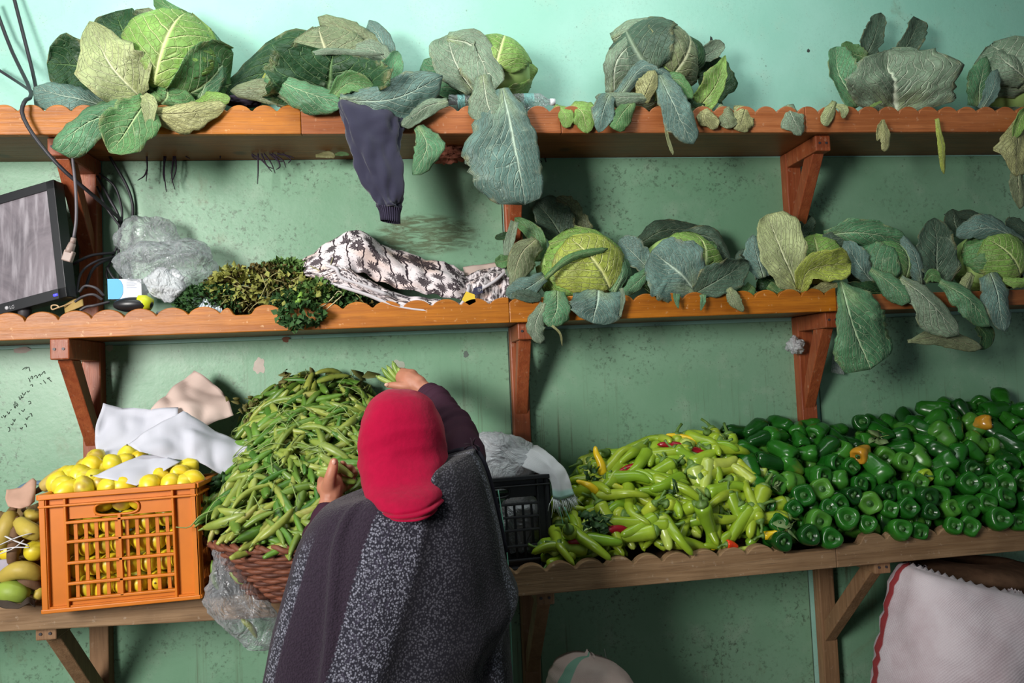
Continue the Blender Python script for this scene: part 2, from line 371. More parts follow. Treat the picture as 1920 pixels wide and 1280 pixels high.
bracket(s3, X_(180, 1220, 0), w, Z_BL, YB, .30, .0, WOOD_OLDV, .035); bracket(s4, X_(978, 1200, 0), w, Z_BR, YB, .30, .0, WOOD_OLDV, .04)
bracket(s4, X_(1528, 1150, 0), w, Z_BR, YB, .30, .0, WOOD_OLDV, .04)
# thin painted boards between the uprights
zt = Z_TOP(0)-.002
xa = [X_(-520, 800, 0), X_(163, 740, 0), X_(200, 740, 0), X_(956, 740, 0), X_(992, 740, 0), X_(1486, 640, 0), X_(1530, 640, 0), X_(2400, 640, 0)]
for i in range(0, 8, 2):
    for lo, hi in ((.02, Z_BR(0)-.03), (Z_BR(0)+.06, Z_MID(0)-.012), (Z_MID(0)+.03, zt)):
        g = G(); box(g, (xa[i], -.006, lo), (xa[i+1], -.0005, hi)); o = obj('wall_panel', g, PANEL, wall, False); bevel(o, .002)
# ================================================================== cabbages
LEAF_N = [0]
def leaf(parent, key, mid, Y, wl, wr=None, cup=0.0, roll=0.0, ruf=.20, name='leaf', nt=17, nu=15, tip=.86, thick=.0016, fan=0.0, rag=1.0):
    if fan: rag = .45
    """one cabbage leaf: a midrib through seen points at depths Y, half widths (in pixels at that depth) left and right of it"""
    LEAF_N[0] += 1; sd = LEAF_N[0]*3.17
    wr = wr or wl; pts = [tuple(map(float, s.split(','))) for s in mid.split()]
    Ys = [lerp_list(list(Y), i/(len(pts)-1)) for i in range(len(pts))] if len(Y) != len(pts) else Y
    M = catmull([P(p[0], p[1], y) for p, y in zip(pts, Ys)], nt); yy = catmull([(y, 0, 0) for y in Ys], nt)[:, 0]
    g = G(); v = []; U = []; f = []
    for j in range(nt):
        t = j/(nt-1); T = Vector(M[min(j+1, nt-1)]-M[max(j-1, 0)]).normalized()
        ray = Vector(M[j])-CAM; S = Vector((0, 1, 0)).cross(T-ray*(T.y/ray.y))
        if S.length < .2: S = Vector((1, 0, 0))
        S.normalize(); N = S.cross(T).normalized()
        if roll:
            R = Matrix.Rotation(math.radians(roll), 3, T); S = R @ S; N = R @ N
        e = 1.0 if t < tip else math.sqrt(max(0.0, 1-((t-tip)/(1-tip+1e-6))**2))
        for i in range(nu):
            u = 2*i/(nu-1)-1; w = lerp_list(wl if u < 0 else wr, t)*PXM(yy[j])
            w *= 1.10*e*(1+rag*.14*nz((t*3.2, u > 0, sd))+rag*.13*nz((t*10, (u > 0)*3, sd))+.10*nz((t*26, (u > 0)*7, sd))-rag*.38*max(0, nz((t*6, (u > 0)*5, sd+4))-.32))
            w = max(w, .0012); a = abs(u)
            q = .5*math.sin((t-.32*a)*8*2*PI+sd)
            d = cup*w*a**1.8 + w*ruf*a*a*1.6*nz((t*4.5, u*1.3, sd)) + w*ruf*.8*a**3*nz((t*15, (u > 0)*5, sd)) + .04*w*q*(1-a*.3) - .03*w*math.exp(-(u*9)**2)
            d += .22*w*nz((t*1.9, u*1.2, sd+9))+.06*w*nz((t*6, u*4, sd+2))
            v.append(Vector(M[j])+S*(u*w)+N*d); U.append(((u+1)/2, t-fan*a**1.25))
    for j in range(nt-1):
        for i in range(nu-1):
            f.append((j*nu+i, j*nu+i+1, (j+1)*nu+i+1, (j+1)*nu+i))
    g.add(v, f, U); o = obj(name, g, LM[key], parent); return solid(o, thick)
def hug(parent, key, c, r, base, tip, half, lift=.02, curl=.10, name='wrapper_leaf', sx=1.0, reach=1.0):
    """a leaf that clasps the head: runs over the ball from direction base to direction tip"""
    LEAF_N[0] += 1; sd = LEAF_N[0]*2.31; base = Vector(base).normalized(); tip = Vector(tip).normalized()
    ang = base.angle(tip)*reach; ax = base.cross(tip).normalized(); nt, nu = 17, 17; g = G(); v = []; U = []; f = []
    for j in range(nt):
        t = j/(nt-1); d = Matrix.Rotation(ang*t, 3, ax) @ base; tg = ax.cross(d)
        for i in range(nu):
            u = 2*i/(nu-1)-1; a = abs(u); w = half*(math.sin(PI*min(1, .10+t*.78))**.7)*(1+.12*nz((t*4, u > 0, sd))+.08*nz((t*13, u > 0, sd)))
            w *= 1.0 if t < .86 else math.sqrt(max(.03, 1-((t-.86)/.14)**2))
            dd = Matrix.Rotation(u*w, 3, tg) @ d
            h = 1+lift+.010*nz((t*3, u*2, sd))+.012*math.sin((t-.3*a)*40)*.6
            h += curl*max(0, (t-.80)/.20)**2 + curl*.8*max(0, (a-.82)/.18)**2*(.5+nz((t*4, u, sd))) - .012*math.exp(-(u*10)**2)
            p = dd*(r*h); v.append(Vector(c)+Vector((p.x*sx, p.y, p.z))); U.append(((u+1)/2, t))
    for j in range(nt-1):
        for i in range(nu-1): f.append((j*nu+i, j*nu+i+1, (j+1)*nu+i+1, (j+1)*nu+i))
    g.add(v, f, U); o = obj(name, g, LM[key], parent); return solid(o, .0018)
def head(parent, px, py, Y, rpx, keys, stem=(0, -.4, -.9), sx=1.0, half=1.0, lift=.02):
    c = P(px, py, Y); r = rpx*PXM(Y); g = G(); stem = Vector(stem).normalized()
    ball(g, (0, 0, 0), r, 24, 16, lambda d: 1+.03*nz(d, 2.2, px)); g.v = [(c.x+p[0]*sx, c.y+p[1], c.z+p[2]) for p in g.v]
    o = obj('head', g, simple_head, parent)
    q = Vector((0, 0, 1)).rotation_difference(-stem)
    for k, key in enumerate(keys):
        a = k*2.4+px*.7; tp = q @ Vector((math.cos(a)*.75, math.sin(a)*.75, .62))
        ba = q @ Vector((math.cos(a)*.35, math.sin(a)*.35, -.94))
        hug(parent, key, c, r, ba, tp, half, lift+.022*k, .07, sx=sx)
    return o, c, r
simple_head = simple('cabbage_head', (168, 200, 118), .5, .35, .1, 14, .3)
def cabbage(label, px, py, Y, zf):
    p = P(px, py, Y); return thing('cabbage', label, 'cabbage', (p.x, p.y, zf(p.x)))
# --- highest shelf
A = cabbage('big pale green cabbage at far left of the highest shelf, ringed by dark leaves', 250, 200, .14, Z_TT)
_, c, r = head(A, 325, 122, .14, 82, ['light', 'mid', 'teal'], (-.2, -.75, -.75), 1.08)
hug(A, 'light', c, r*1.02, (-.15, -.75, -.7), (.35, -.3, .85), .95, .105, .05); hug(A, 'mid', c, r, (.1, -.5, -.9), (.95, -.1, .2), .6, .13, .2)
leaf(A, 'pale', '262,182 205,120 168,40', (.24, .28, .20), [16, 46, 52, 26, 8], [20, 52, 56, 30, 8], .30)
leaf(A, 'dark', '225,170 150,125 88,120', (.12, .14, .16), [20, 55, 40], [20, 50, 30], .3); leaf(A, 'blue', '205,200 130,180 62,165', (.22, .26, .24), [20, 38, 28], [18, 34, 20], -.4, 15)
leaf(A, 'dark', '275,120 235,65 215,22', (.05, .06, .06), [30, 50, 30], [30, 42, 30], .3); leaf(A, 'olive', '300,70 270,50 255,18', (.04, .05, .05), [20, 30, 20], [20, 35, 24], -.2)
leaf(A, 'mid', '402,100 350,42 288,-8', (.17, .19, .15), [16, 24, 12], [14, 26, 16], -.7, 20); leaf(A, 'dark', '398,112 345,62 300,30', (.20, .21, .18), [12, 22, 10], [10, 16, 10], .4)
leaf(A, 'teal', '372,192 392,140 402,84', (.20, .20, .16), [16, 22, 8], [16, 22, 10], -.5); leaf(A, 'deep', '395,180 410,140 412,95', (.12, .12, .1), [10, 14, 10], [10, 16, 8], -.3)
leaf(A, 'teal', '272,186 180,222 98,278', (.26, .31, .33), [12, 38, 26], [12, 34, 16], -.35, 10); leaf(A, 'mid', '276,186 244,235 205,286', (.27, .32, .33), [14, 44, 40, 20], [14, 36, 40, 14], .25, -10)
leaf(A, 'wither', '268,214 345,212 424,198', (.28, .31, .29), [12, 20, 14], [14, 30, 10], -.5, 0, .25); leaf(A, 'light', '360,200 395,188 432,184', (.22, .24, .25), [8, 16, 8], [8, 16, 8], -.3)
leaf(A, 'mid', '300,195 312,180 318,150', (.24, .25, .24), [40, 50, 30], [40, 52, 24], -.5); leaf(A, 'pale', '270,178 280,196 278,235', (.28, .31, .31), [6, 12, 10], [6, 12, 6], .3)
B = cabbage('sprawling cabbage with open dark leaves over the hanging navy sleeve', 620, 200, .14, Z_TT)
head(B, 628, 128, .10, 66, ['yel', 'light', 'olive'], (.2, -.3, -.9), 1.25)
leaf(B, 'dark', '660,80 540,105 425,188', (.07, .08, .12), [20, 26, 14], [20, 44, 30], -.3); leaf(B, 'yel', '650,75 575,98 490,150', (.14, .15, .17), [14, 24, 8], [14, 18, 8], .3)
leaf(B, 'dark', '612,206 615,150 625,98', (.20, .25, .25), [60, 112, 96, 50], [40, 85, 100, 60], .45); leaf(B, 'grey', '500,132 600,96 720,102', (.262, .268, .26), [3, 6, 4], [3, 6, 4], -.6)  # the narrow grey strip is a highlight modelled along the dark leaf's rim
leaf(B, 'olive', '712,92 660,62 596,32', (.15, .16, .13), [16, 26, 14], [16, 26, 14], -.5); leaf(B, 'blue', '738,122 716,78 692,38', (.16, .15, .12), [24, 36, 16], [10, 18, 10], -.4, -15)
leaf(B, 'grey', '745,130 700,95 660,92', (.2, .21, .2), [10, 20, 10], [10, 22, 10], -.3); leaf(B, 'teal', '690,172 728,146 746,96', (.28, .29, .22), [12, 22, 8], [10, 20, 8], .6)
leaf(B, 'olive', '600,198 525,168 432,170', (.24, .27, .25), [14, 26, 12], [14, 28, 12], -.4); leaf(B, 'teal', '498,142 570,172 645,196', (.27, .31, .31), [8, 22, 16], [10, 34, 16], -.35)
leaf(B, 'mid', '622,184 655,156 702,172', (.30, .32, .32), [8, 18, 12], [8, 20, 12], .5); leaf(B, 'blue', '638,188 735,186 830,142', (.32, .35, .30), [12, 26, 36, 18], [12, 30, 38, 26], -.4, 12)
leaf(B, 'grey', '840,190 800,200 752,236', (.30, .31, .32), [8, 16, 12], [8, 16, 12], -.4); leaf(B, 'dark', '700,150 660,120 580,150', (.2, .19, .2), [10, 30, 20], [10, 20, 10], .3)
C = cabbage('cabbage with one huge leaf hanging far below the highest shelf', 920, 190, .14, Z_TT)
head(C, 928, 138, .13, 68, ['light', 'light', 'light'], (-.2, -.8, -.55), 1.0)
leaf(C, 'grey', '888,172 852,112 838,66', (.22, .22, .16), [14, 40, 40, 16], [14, 36, 40, 24], .25); leaf(C, 'grey', '838,72 888,88 928,168', (.18, .24, .29), [14, 30, 26], [16, 46, 30], -.4, 10)
leaf(C, 'teal', '880,195 840,150 795,112', (.18, .18, .15), [14, 40, 22], [14, 34, 10], .3); leaf(C, 'deep', '875,185 835,165 790,125', (.12, .11, .09), [14, 34, 18], [14, 26, 10], .2)
leaf(C, 'grey', '905,140 915,195 932,236', (.29, .31, .32), [14, 34, 8], [14, 36, 10], -.35); leaf(C, 'blue', '942,165 965,265 984,384', (.30, .34, .33), [12, 34, 42, 42, 34], [12, 64, 92, 84, 48], -.2, 0, .08, nt=26, nu=21, tip=.93, fan=.45)
leaf(C, 'light', '958,165 985,135 998,150', (.16, .16, .14), [14, 26, 14], [14, 26, 14], -.5); leaf(C, 'mid', '930,170 925,125 928,90', (.19, .2, .18), [10, 22, 12], [10, 22, 12], .2)
D = cabbage('round grey-green cabbage alone at centre right of the highest shelf', 1245, 190, .14, Z_TT)
_, c, r = head(D, 1225, 128, .14, 84, ['grey', 'olive', 'grey', 'deep'], (-.1, -.7, -.7), 1.0)
leaf(D, 'grey', '1150,175 1158,110 1215,55', (.22, .25, .2), [14, 20, 14], [18, 54, 30], -.45); leaf(D, 'grey', '1148,75 1200,55 1268,82', (.16, .21, .24), [14, 26, 16], [10, 18, 14], -.5)
leaf(D, 'blue', '1208,80 1250,78 1286,76', (.23, .25, .25), [10, 18, 10], [8, 16, 10], -.3); leaf(D, 'dark', '1295,140 1305,95 1255,52', (.2, .22, .17), [20, 44, 16], [16, 22, 10], -.3)
leaf(D, 'blue', '1160,180 1215,122 1288,170', (.24, .28, .27), [10, 14, 10], [12, 20, 12], -.5); leaf(D, 'wither', '1205,190 1218,160 1228,132', (.28, .30, .29), [16, 24, 12], [12, 16, 8], -.4)
leaf(D, 'olive', '1290,140 1250,105 1220,120', (.25, .27, .27), [14, 20, 10], [14, 20, 10], -.3); leaf(D, 'grey', '1308,112 1330,100 1358,82', (.13, .13, .12), [10, 18, 12], [8, 16, 8], .3)
leaf(D, 'light', '1312,200 1342,160 1360,104', (.22, .23, .20), [20, 28, 6], [24, 18, 4], .3); leaf(D, 'dark', '1330,190 1340,150 1345,105', (.1, .1, .1), [24, 36, 30], [24, 36, 20], .2)
leaf(D, 'blue', '1236,140 1268,205 1300,270', (.28, .33, .33), [14, 32, 30, 20], [10, 26, 30, 14], -.25); leaf(D, 'mid', '1240,150 1270,150 1298,185', (.27, .28, .28), [10, 18, 10], [10, 18, 10], -.2)
leaf(D, 'grey', '1228,182 1170,182 1116,182', (.27, .31, .30), [8, 18, 12], [8, 10, 8], -.4); leaf(D, 'blue', '1142,178 1130,210 1122,248', (.31, .33, .33), [12, 22, 8], [14, 20, 6], -.2)
leaf(D, 'mid', '1186,190 1165,215 1150,242', (.30, .32, .33), [12, 22, 16], [12, 14, 12], -.3); leaf(D, 'dark', '1320,205 1290,200 1260,195', (.25, .26, .26), [10, 16, 10], [10, 16, 10], .2)
E_ = cabbage('cabbage behind one wide fan shaped leaf with two upright leaves', 1680, 200, .14, Z_TT)
head(E_, 1690, 150, .11, 58, ['pale', 'grey', 'teal'], (0, -.5, -.8), 1.3)
leaf(E_, 'grey', '1684,218 1676,150 1664,94', (.22, .25, .20), [44, 98, 106, 76, 30], [50, 112, 126, 88, 30], .10, 0, .08, nt=24, nu=25, tip=.74, fan=.5); leaf(E_, 'teal', '1610,200 1575,140 1566,88', (.19, .19, .14), [20, 26, 16], [20, 30, 20], .3)
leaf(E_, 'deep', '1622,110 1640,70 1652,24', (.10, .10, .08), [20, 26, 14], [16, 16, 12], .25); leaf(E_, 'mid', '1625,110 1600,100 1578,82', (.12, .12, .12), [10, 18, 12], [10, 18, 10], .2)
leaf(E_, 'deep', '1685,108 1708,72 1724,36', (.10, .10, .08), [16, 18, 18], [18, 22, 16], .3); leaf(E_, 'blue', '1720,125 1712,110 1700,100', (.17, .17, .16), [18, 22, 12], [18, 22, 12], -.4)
leaf(E_, 'teal', '1740,150 1765,130 1788,140', (.16, .16, .15), [16, 26, 14], [14, 20, 12], -.3); leaf(E_, 'light', '1625,205 1640,196 1654,190', (.26, .27, .27), [2, 3, 2], [2, 3, 2], 0)
F_ = cabbage('grey-green cabbage cut off by the right end of the highest shelf', 1895, 190, .14, Z_TT)
head(F_, 1905, 145, .13, 78, ['grey', 'grey', 'teal'], (0, -.6, -.7), 1.05)
leaf(F_, 'teal', '1835,200 1840,150 1850,106', (.22, .24, .2), [20, 26, 12], [16, 28, 14], -.3); leaf(F_, 'grey', '1925,150 1890,120 1865,95', (.24, .25, .2), [20, 40, 20], [20, 40, 24], -.5); leaf(F_, 'blue', '1840,205 1860,170 1870,130', (.26, .27, .25), [8, 16, 10], [8, 16, 8], -.3)
# --- middle shelf
Gc = cabbage('bright yellow-green cabbage beside the patterned cloth on the middle shelf', 1085, 550, .14, Z_MT)
_, c, r = head(Gc, 1090, 510, .13, 73, ['light', 'light'], (.3, -.7, -.65), 1.12)
hug(Gc, 'yel', c, r, (.45, -.72, -.55), (-.35, -.65, .72), .95, .085, .05, sx=1.12); hug(Gc, 'light', c, r, (.2, -.6, -.8), (-.2, -.1, 1), 1.0, .06, .12, sx=1.12)
leaf(Gc, 'light', '1030,458 1080,444 1118,456', (.20, .21, .20), [6, 10, 5], [8, 16, 10], -.5); leaf(Gc, 'mid', '1022,522 1072,482 1140,466', (.262, .285, .255), [4, 7, 6], [4, 7, 6], -.9, 0, .1); leaf(Gc, 'teal', '1150,548 1166,505 1140,458', (.23, .22, .2), [10, 16, 8], [10, 14, 6], -.5)
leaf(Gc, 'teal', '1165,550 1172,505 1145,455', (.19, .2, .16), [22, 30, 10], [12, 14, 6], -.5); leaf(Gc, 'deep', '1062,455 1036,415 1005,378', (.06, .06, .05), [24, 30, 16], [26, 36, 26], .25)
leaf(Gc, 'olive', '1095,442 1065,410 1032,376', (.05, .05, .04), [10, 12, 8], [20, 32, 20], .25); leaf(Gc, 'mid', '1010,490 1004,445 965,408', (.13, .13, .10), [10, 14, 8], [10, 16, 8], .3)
leaf(Gc, 'olive', '1005,448 975,480 958,545', (.2, .22, .24), [22, 30, 12], [10, 20, 4], -.3); leaf(Gc, 'grey', '965,415 955,460 953,520', (.19, .19, .19), [8, 8, 6], [8, 10, 6], .2)
leaf(Gc, 'blue', '1022,518 985,542 948,552', (.23, .25, .25), [10, 20, 10], [10, 24, 12], -.2); leaf(Gc, 'mid', '955,485 942,490 928,492', (.2, .2, .2), [6, 12, 8], [6, 12, 8], .3); leaf(Gc, 'dark', '962,440 945,443 928,446', (.1, .1, .1), [4, 7, 4], [4, 7, 4], .3)
leaf(Gc, 'teal', '1045,545 1044,580 1028,612', (.26, .295, .30), [16, 28, 12], [20, 30, 18], -.2); leaf(Gc, 'grey', '1020,568 1004,610 1014,644', (.29, .31, .31), [10, 20, 12], [8, 16, 8], -.4)
leaf(Gc, 'blue', '1122,543 1120,572 1112,606', (.25, .30, .30), [42, 50, 46, 28], [42, 50, 48, 30], -.2, fan=.3); leaf(Gc, 'wither', '1035,610 1050,625 1054,648', (.31, .31, .30), [2, 2, 1], [2, 2, 1], 0); leaf(Gc, 'deep', '960,550 990,556 1015,560', (.25, .26, .26), [8, 12, 8], [8, 10, 6], 0)
H_ = cabbage('cabbage behind a pale triangular leaf, second on the middle shelf', 1275, 540, .14, Z_MT)
head(H_, 1275, 505, .11, 66, ['teal', 'mid', 'light'], (0, -.6, -.7), 1.2)
leaf(H_, 'deep', '1195,460 1245,432 1318,430', (.07, .07, .06), [10, 22, 12], [12, 24, 14], -.4); leaf(H_, 'deep', '1280,442 1330,445 1368,492', (.1, .12, .14), [12, 22, 12], [12, 26, 14], -.4)
leaf(H_, 'blue', '1218,505 1188,475 1162,448', (.18, .18, .15), [16, 24, 12], [16, 26, 14], .25); leaf(H_, 'light', '1222,488 1245,470 1272,452', (.17, .17, .15), [6, 10, 6], [8, 14, 6], .3); leaf(H_, 'yel', '1262,480 1285,466 1308,455', (.18, .18, .16), [8, 13, 8], [8, 16, 8], .3)
leaf(H_, 'blue', '1306,548 1268,505 1222,470', (.23, .25, .22), [20, 58, 74, 56, 30], [14, 44, 60, 50, 30], .1, 0, .07, nt=22, nu=21, tip=.92, fan=.5); leaf(H_, 'deep', '1303,550 1352,522 1404,490', (.24, .25, .2), [12, 34, 26, 10], [12, 26, 30, 10], .25)
leaf(H_, 'teal', '1218,505 1196,528 1170,552', (.22, .23, .24), [8, 14, 8], [8, 14, 8], -.3); leaf(H_, 'olive', '1366,540 1378,562 1394,584', (.26, .28, .285), [8, 14, 6], [8, 12, 4], -.3); leaf(H_, 'mid', '1320,480 1330,465 1342,458', (.17, .17, .16), [6, 10, 6], [6, 10, 6], .4)
leaf(H_, 'teal', '1268,550 1268,560 1272,578', (.26, .275, .28), [8, 6, 2], [6, 5, 2], 0); leaf(H_, 'teal', '1318,552 1318,565 1314,582', (.26, .275, .28), [5, 5, 2], [6, 5, 2], 0); leaf(H_, 'grey', '1165,540 1168,560 1162,598', (.27, .28, .28), [4, 4, 2], [4, 4, 2], 0); leaf(H_, 'mid', '1410,535 1400,548 1380,552', (.2, .22, .23), [10, 18, 8], [10, 14, 8], 0)
I_ = cabbage('pale cabbage with creamy ribbed leaves opening like a fan', 1510, 550, .14, Z_MT)
head(I_, 1532, 488, .11, 48, ['light', 'pale', 'light'], (-.2, -.6, -.7), 1.1)
leaf(I_, 'pale', '1498,550 1468,480 1438,402', (.23, .24, .16), [12, 40, 48, 38, 20], [10, 34, 46, 50, 30], .3, 0, .1, nt=22, tip=.92, fan=.35); leaf(I_, 'yel', '1500,545 1520,505 1596,492', (.24, .27, .24), [10, 22, 30, 26], [10, 14, 30, 28], .35)
leaf(I_, 'blue', '1432,520 1420,480 1412,440', (.2, .2, .17), [16, 24, 12], [14, 22, 10], -.3); leaf(I_, 'deep', '1500,445 1508,420 1512,402', (.07, .07, .06), [12, 20, 14], [12, 20, 12], .3); leaf(I_, 'mid', '1440,535 1460,550 1480,552', (.22, .23, .24), [8, 14, 8], [8, 10, 8], .2)
leaf(I_, 'deep', '1405,470 1400,490 1385,470', (.14, .14, .12), [14, 20, 12], [14, 20, 10], .2); leaf(I_, 'wither', '1520,545 1545,540 1575,532', (.24, .25, .25), [5, 10, 5], [5, 8, 5], -.3); leaf(I_, 'dark', '1470,540 1440,525 1425,515', (.15, .15, .15), [20, 30, 20], [20, 30, 20], 0)
J_ = cabbage('cabbage with a crumpled top leaf and a large leaf hanging below the middle shelf', 1640, 545, .14, Z_MT)
head(J_, 1650, 502, .13, 56, ['mid', 'mid', 'teal'], (.2, -.6, -.7), 1.15)
leaf(J_, 'teal', '1545,442 1612,436 1702,452', (.14, .19, .18), [10, 26, 16], [10, 34, 22], -.35, 20, .25); leaf(J_, 'blue', '1728,535 1718,485 1692,440', (.2, .22, .18), [12, 24, 10], [10, 14, 8], -.4); leaf(J_, 'blue', '1640,535 1612,500 1582,452', (.2, .22, .18), [10, 20, 10], [14, 30, 18], -.2)
leaf(J_, 'teal', '1632,505 1675,535 1706,566', (.23, .27, .285), [8, 20, 16], [8, 24, 16], -.35); leaf(J_, 'teal', '1576,528 1598,605 1632,692', (.26, .31, .30), [10, 58, 78, 78, 60], [6, 16, 30, 48, 44], -.2, 0, .09, nt=26, nu=21, tip=.94, fan=.5); leaf(J_, 'dark', '1700,548 1640,548 1580,540', (.2, .21, .22), [12, 24, 14], [12, 22, 12], 0)
leaf(J_, 'deep', '1625,470 1580,448 1540,450', (.15, .16, .15), [10, 20, 10], [10, 18, 10], -.3); leaf(J_, 'mid', '1735,528 1748,515 1765,528', (.21, .22, .22), [6, 12, 6], [6, 14, 6], 0)
K_ = cabbage('bright green cabbage at right end of the middle shelf with draped striped leaves', 1840, 545, .14, Z_MT)
_, c, r = head(K_, 1852, 492, .13, 62, ['light', 'mid', 'light'], (.2, -.6, -.7), 1.15)
hug(K_, 'light', c, r, (.35, -.75, -.5), (-.5, -.6, .6), .9, .11, .05)
leaf(K_, 'deep', '1762,530 1758,470 1752,408', (.19, .20, .14), [30, 46, 40, 16], [26, 38, 36, 14], .15); leaf(K_, 'blue', '1925,455 1855,428 1792,442', (.19, .21, .18), [12, 22, 10], [12, 30, 14], -.45); leaf(K_, 'deep', '1800,440 1790,415 1786,392', (.09, .09, .08), [14, 20, 12], [20, 30, 14], -.2)
leaf(K_, 'deep', '1850,425 1825,405 1770,402', (.09, .09, .08), [8, 10, 4], [8, 12, 4], -.2)
leaf(K_, 'blue', '1856,512 1872,560 1884,622', (.24, .30, .30), [20, 30, 28, 14], [22, 30, 26, 12], -.3); leaf(K_, 'pale', '1822,512 1812,535 1806,560', (.25, .28, .29), [8, 18, 12], [8, 14, 8], -.3)
leaf(K_, 'grey', '1688,522 1738,562 1798,628', (.26, .30, .31), [8, 22, 28, 18], [8, 26, 40, 24], -.35); leaf(K_, 'teal', '1762,528 1818,562 1856,612', (.27, .31, .31), [8, 22, 20, 12], [8, 24, 30, 14], -.35)
leaf(K_, 'olive', '1702,640 1768,632 1842,652', (.27, .28, .29), [3, 14, 16, 8], [3, 14, 18, 12], -.3); leaf(K_, 'dark', '1832,610 1848,630 1838,655', (.26, .27, .27), [10, 18, 8], [10, 16, 6], .2); leaf(K_, 'light', '1880,524 1905,530 1935,528', (.25, .27, .27), [6, 10, 8], [6, 10, 8], -.3); leaf(K_, 'blue', '1928,512 1905,480 1886,446', (.21, .21, .18), [10, 15, 8], [10, 18, 10], -.3); leaf(K_, 'deep', '1940,450 1910,425 1885,415', (.1, .1, .1), [10, 14, 8], [10, 18, 10], -.2)
# --- torn leaf scraps
def scrap(label, lst, zf=Z_TT):
    m = lst[0][1].split()[0].split(','); p = P(float(m[0]), float(m[1]), lst[0][2][0]); t = thing('cabbage_leaf', label, 'leaf', p)
    for a in lst: leaf(t, *a)
scrap('green triangular torn leaf hanging just right of the navy sleeve', [('teal', '783,236 800,275 774,328', (.30, .31, .30), [10, 30, 14], [8, 24, 6], -.25)])
scrap('small yellow-green leaf draped over a scallop right of the water bottle', [('light', '1040,198 1058,214 1062,240', (.25, .28, .285), [6, 18, 10], [6, 12, 6], -.3)])
scrap('larger pale leaf draped over the scallops left of the round cabbage', [('light', '1072,196 1092,212 1102,250', (.25, .285, .29), [12, 30, 10], [12, 24, 8], -.3)])
scrap('crumpled withered leaves right below the round grey-green cabbage', [('wither', '1308,200 1322,216 1345,240', (.25, .285, .29), [10, 18, 14], [10, 16, 10], -.3, 0, .3), ('olive', '1345,200 1362,218 1372,240', (.25, .285, .29), [10, 18, 14], [10, 18, 12], -.3, 0, .3), ('wither', '1398,200 1392,222 1385,246', (.26, .285, .29), [18, 26, 16], [18, 24, 10], -.3, 0, .3)])
scrap('folded pale green leaf hooked over the shelf left of the right bracket', [('grey', '1476,196 1486,222 1502,254', (.25, .285, .29), [14, 24, 14], [14, 22, 8], -.35)])
scrap('small cream curled leaf on the scallop above the right bracket', [('pale', '1566,190 1556,210 1546,236', (.26, .285, .29), [6, 14, 8], [6, 12, 8], -.4), ('pale', '1568,198 1582,206 1580,222', (.27, .285, .29), [4, 9, 5], [4, 9, 5], .2)])
scrap('shrivelled two-lobed leaf dangling below the fan leaf cabbage', [('wither', '1656,224 1662,255 1658,284', (.30, .31, .30), [3, 12, 8], [3, 10, 6], -.4, 0, .3), ('wither', '1655,226 1648,242 1645,264', (.30, .30, .30), [3, 7, 3], [3, 6, 3], .3, 0, .3)])
scrap('long thin yellow-green strip of leaf dangling from the highest shelf', [('yel', '1758,222 1766,270 1770,326', (.30, .31, .30), [5, 8, 6], [5, 7, 5], -.5, 0, .2)])
scrap('thin cream shred of leaf dangling beside the drooping blue-green leaf', [('pale', '1250,206 1250,250 1262,290', (.30, .30, .30), [4, 3, 3], [3, 3, 3], .2, 0, .3)])
scrap('yellow-green leaf hanging at the far right end of the highest shelf', [('wither', '1918,206 1908,275 1905,330', (.28, .33, .32), [10, 22, 30], [6, 34, 10], -.3), ('light', '1925,205 1912,225 1900,260', (.28, .32, .32), [10, 18, 8], [8, 12, 6], .2), ('olive', '1908,300 1910,345 1912,392', (.31, .32, .31), [10, 16, 12], [8, 20, 6], -.2)])
scrap('small dry leaf tips caught under the highest shelf, left of the sleeve', [('wither', '592,292 615,290 628,294', (.1, .1, .1), [3, 7, 4], [3, 6, 4], 0, 0, .3), ('mid', '628,290 640,288 655,290', (.1, .1, .1), [2, 4, 2], [2, 4, 2], 0)])
# ================================================================== the counter: crates, basket, heaps of vegetables
def on_z(px, py, zf):
    """depth Y at which the sight line through a pixel meets the height zf(x)"""
    lo, hi = -.2, 1.6
    for _ in range(50):
        m = (lo+hi)/2; q = P(px, py, m)
        if q.z > zf(q.x): hi = m
        else: lo = m
    return (lo+hi)/2
def dup(src, M, label=None, group=None):
    r = src.copy(); COL.objects.link(r); r.matrix_world = M
    for ch in KIDS.get(src.name, ()):
        c = ch.copy(); COL.objects.link(c); c.parent = r
    if label: r['label'] = label
    if group: r['group'] = group
    return r
KIDS = {}
def local_thing(name, parts):
    """a small thing modelled at the origin: first mesh is the thing itself, the others its parts"""
    g, m = parts[0][1:]; o = obj(name, g, m, None, True, (0, 0, 0)); KIDS[o.name] = []
    for nm, gg, mm in parts[1:]: KIDS[o.name].append(obj(nm, gg, mm, o))
    return o
def frame(pos, axis, spin=0.0, s=1.0):
    axis = Vector(axis).normalized(); q = Vector((0, 0, 1)).rotation_difference(axis)
    S = Matrix.Diagonal((s[0], s[1], s[2], 1)) if hasattr(s, '__len__') else Matrix.Scale(s, 4)
    return Matrix.Translation(pos) @ q.to_matrix().to_4x4() @ Matrix.Rotation(spin, 4, 'Z') @ S
def zone(b, u, rows):
    return rows[0 if b < .33 else 1 if b < .66 else 2]+', '+('left part', 'centre', 'right part')[min(2, max(0, int(u*3)))]
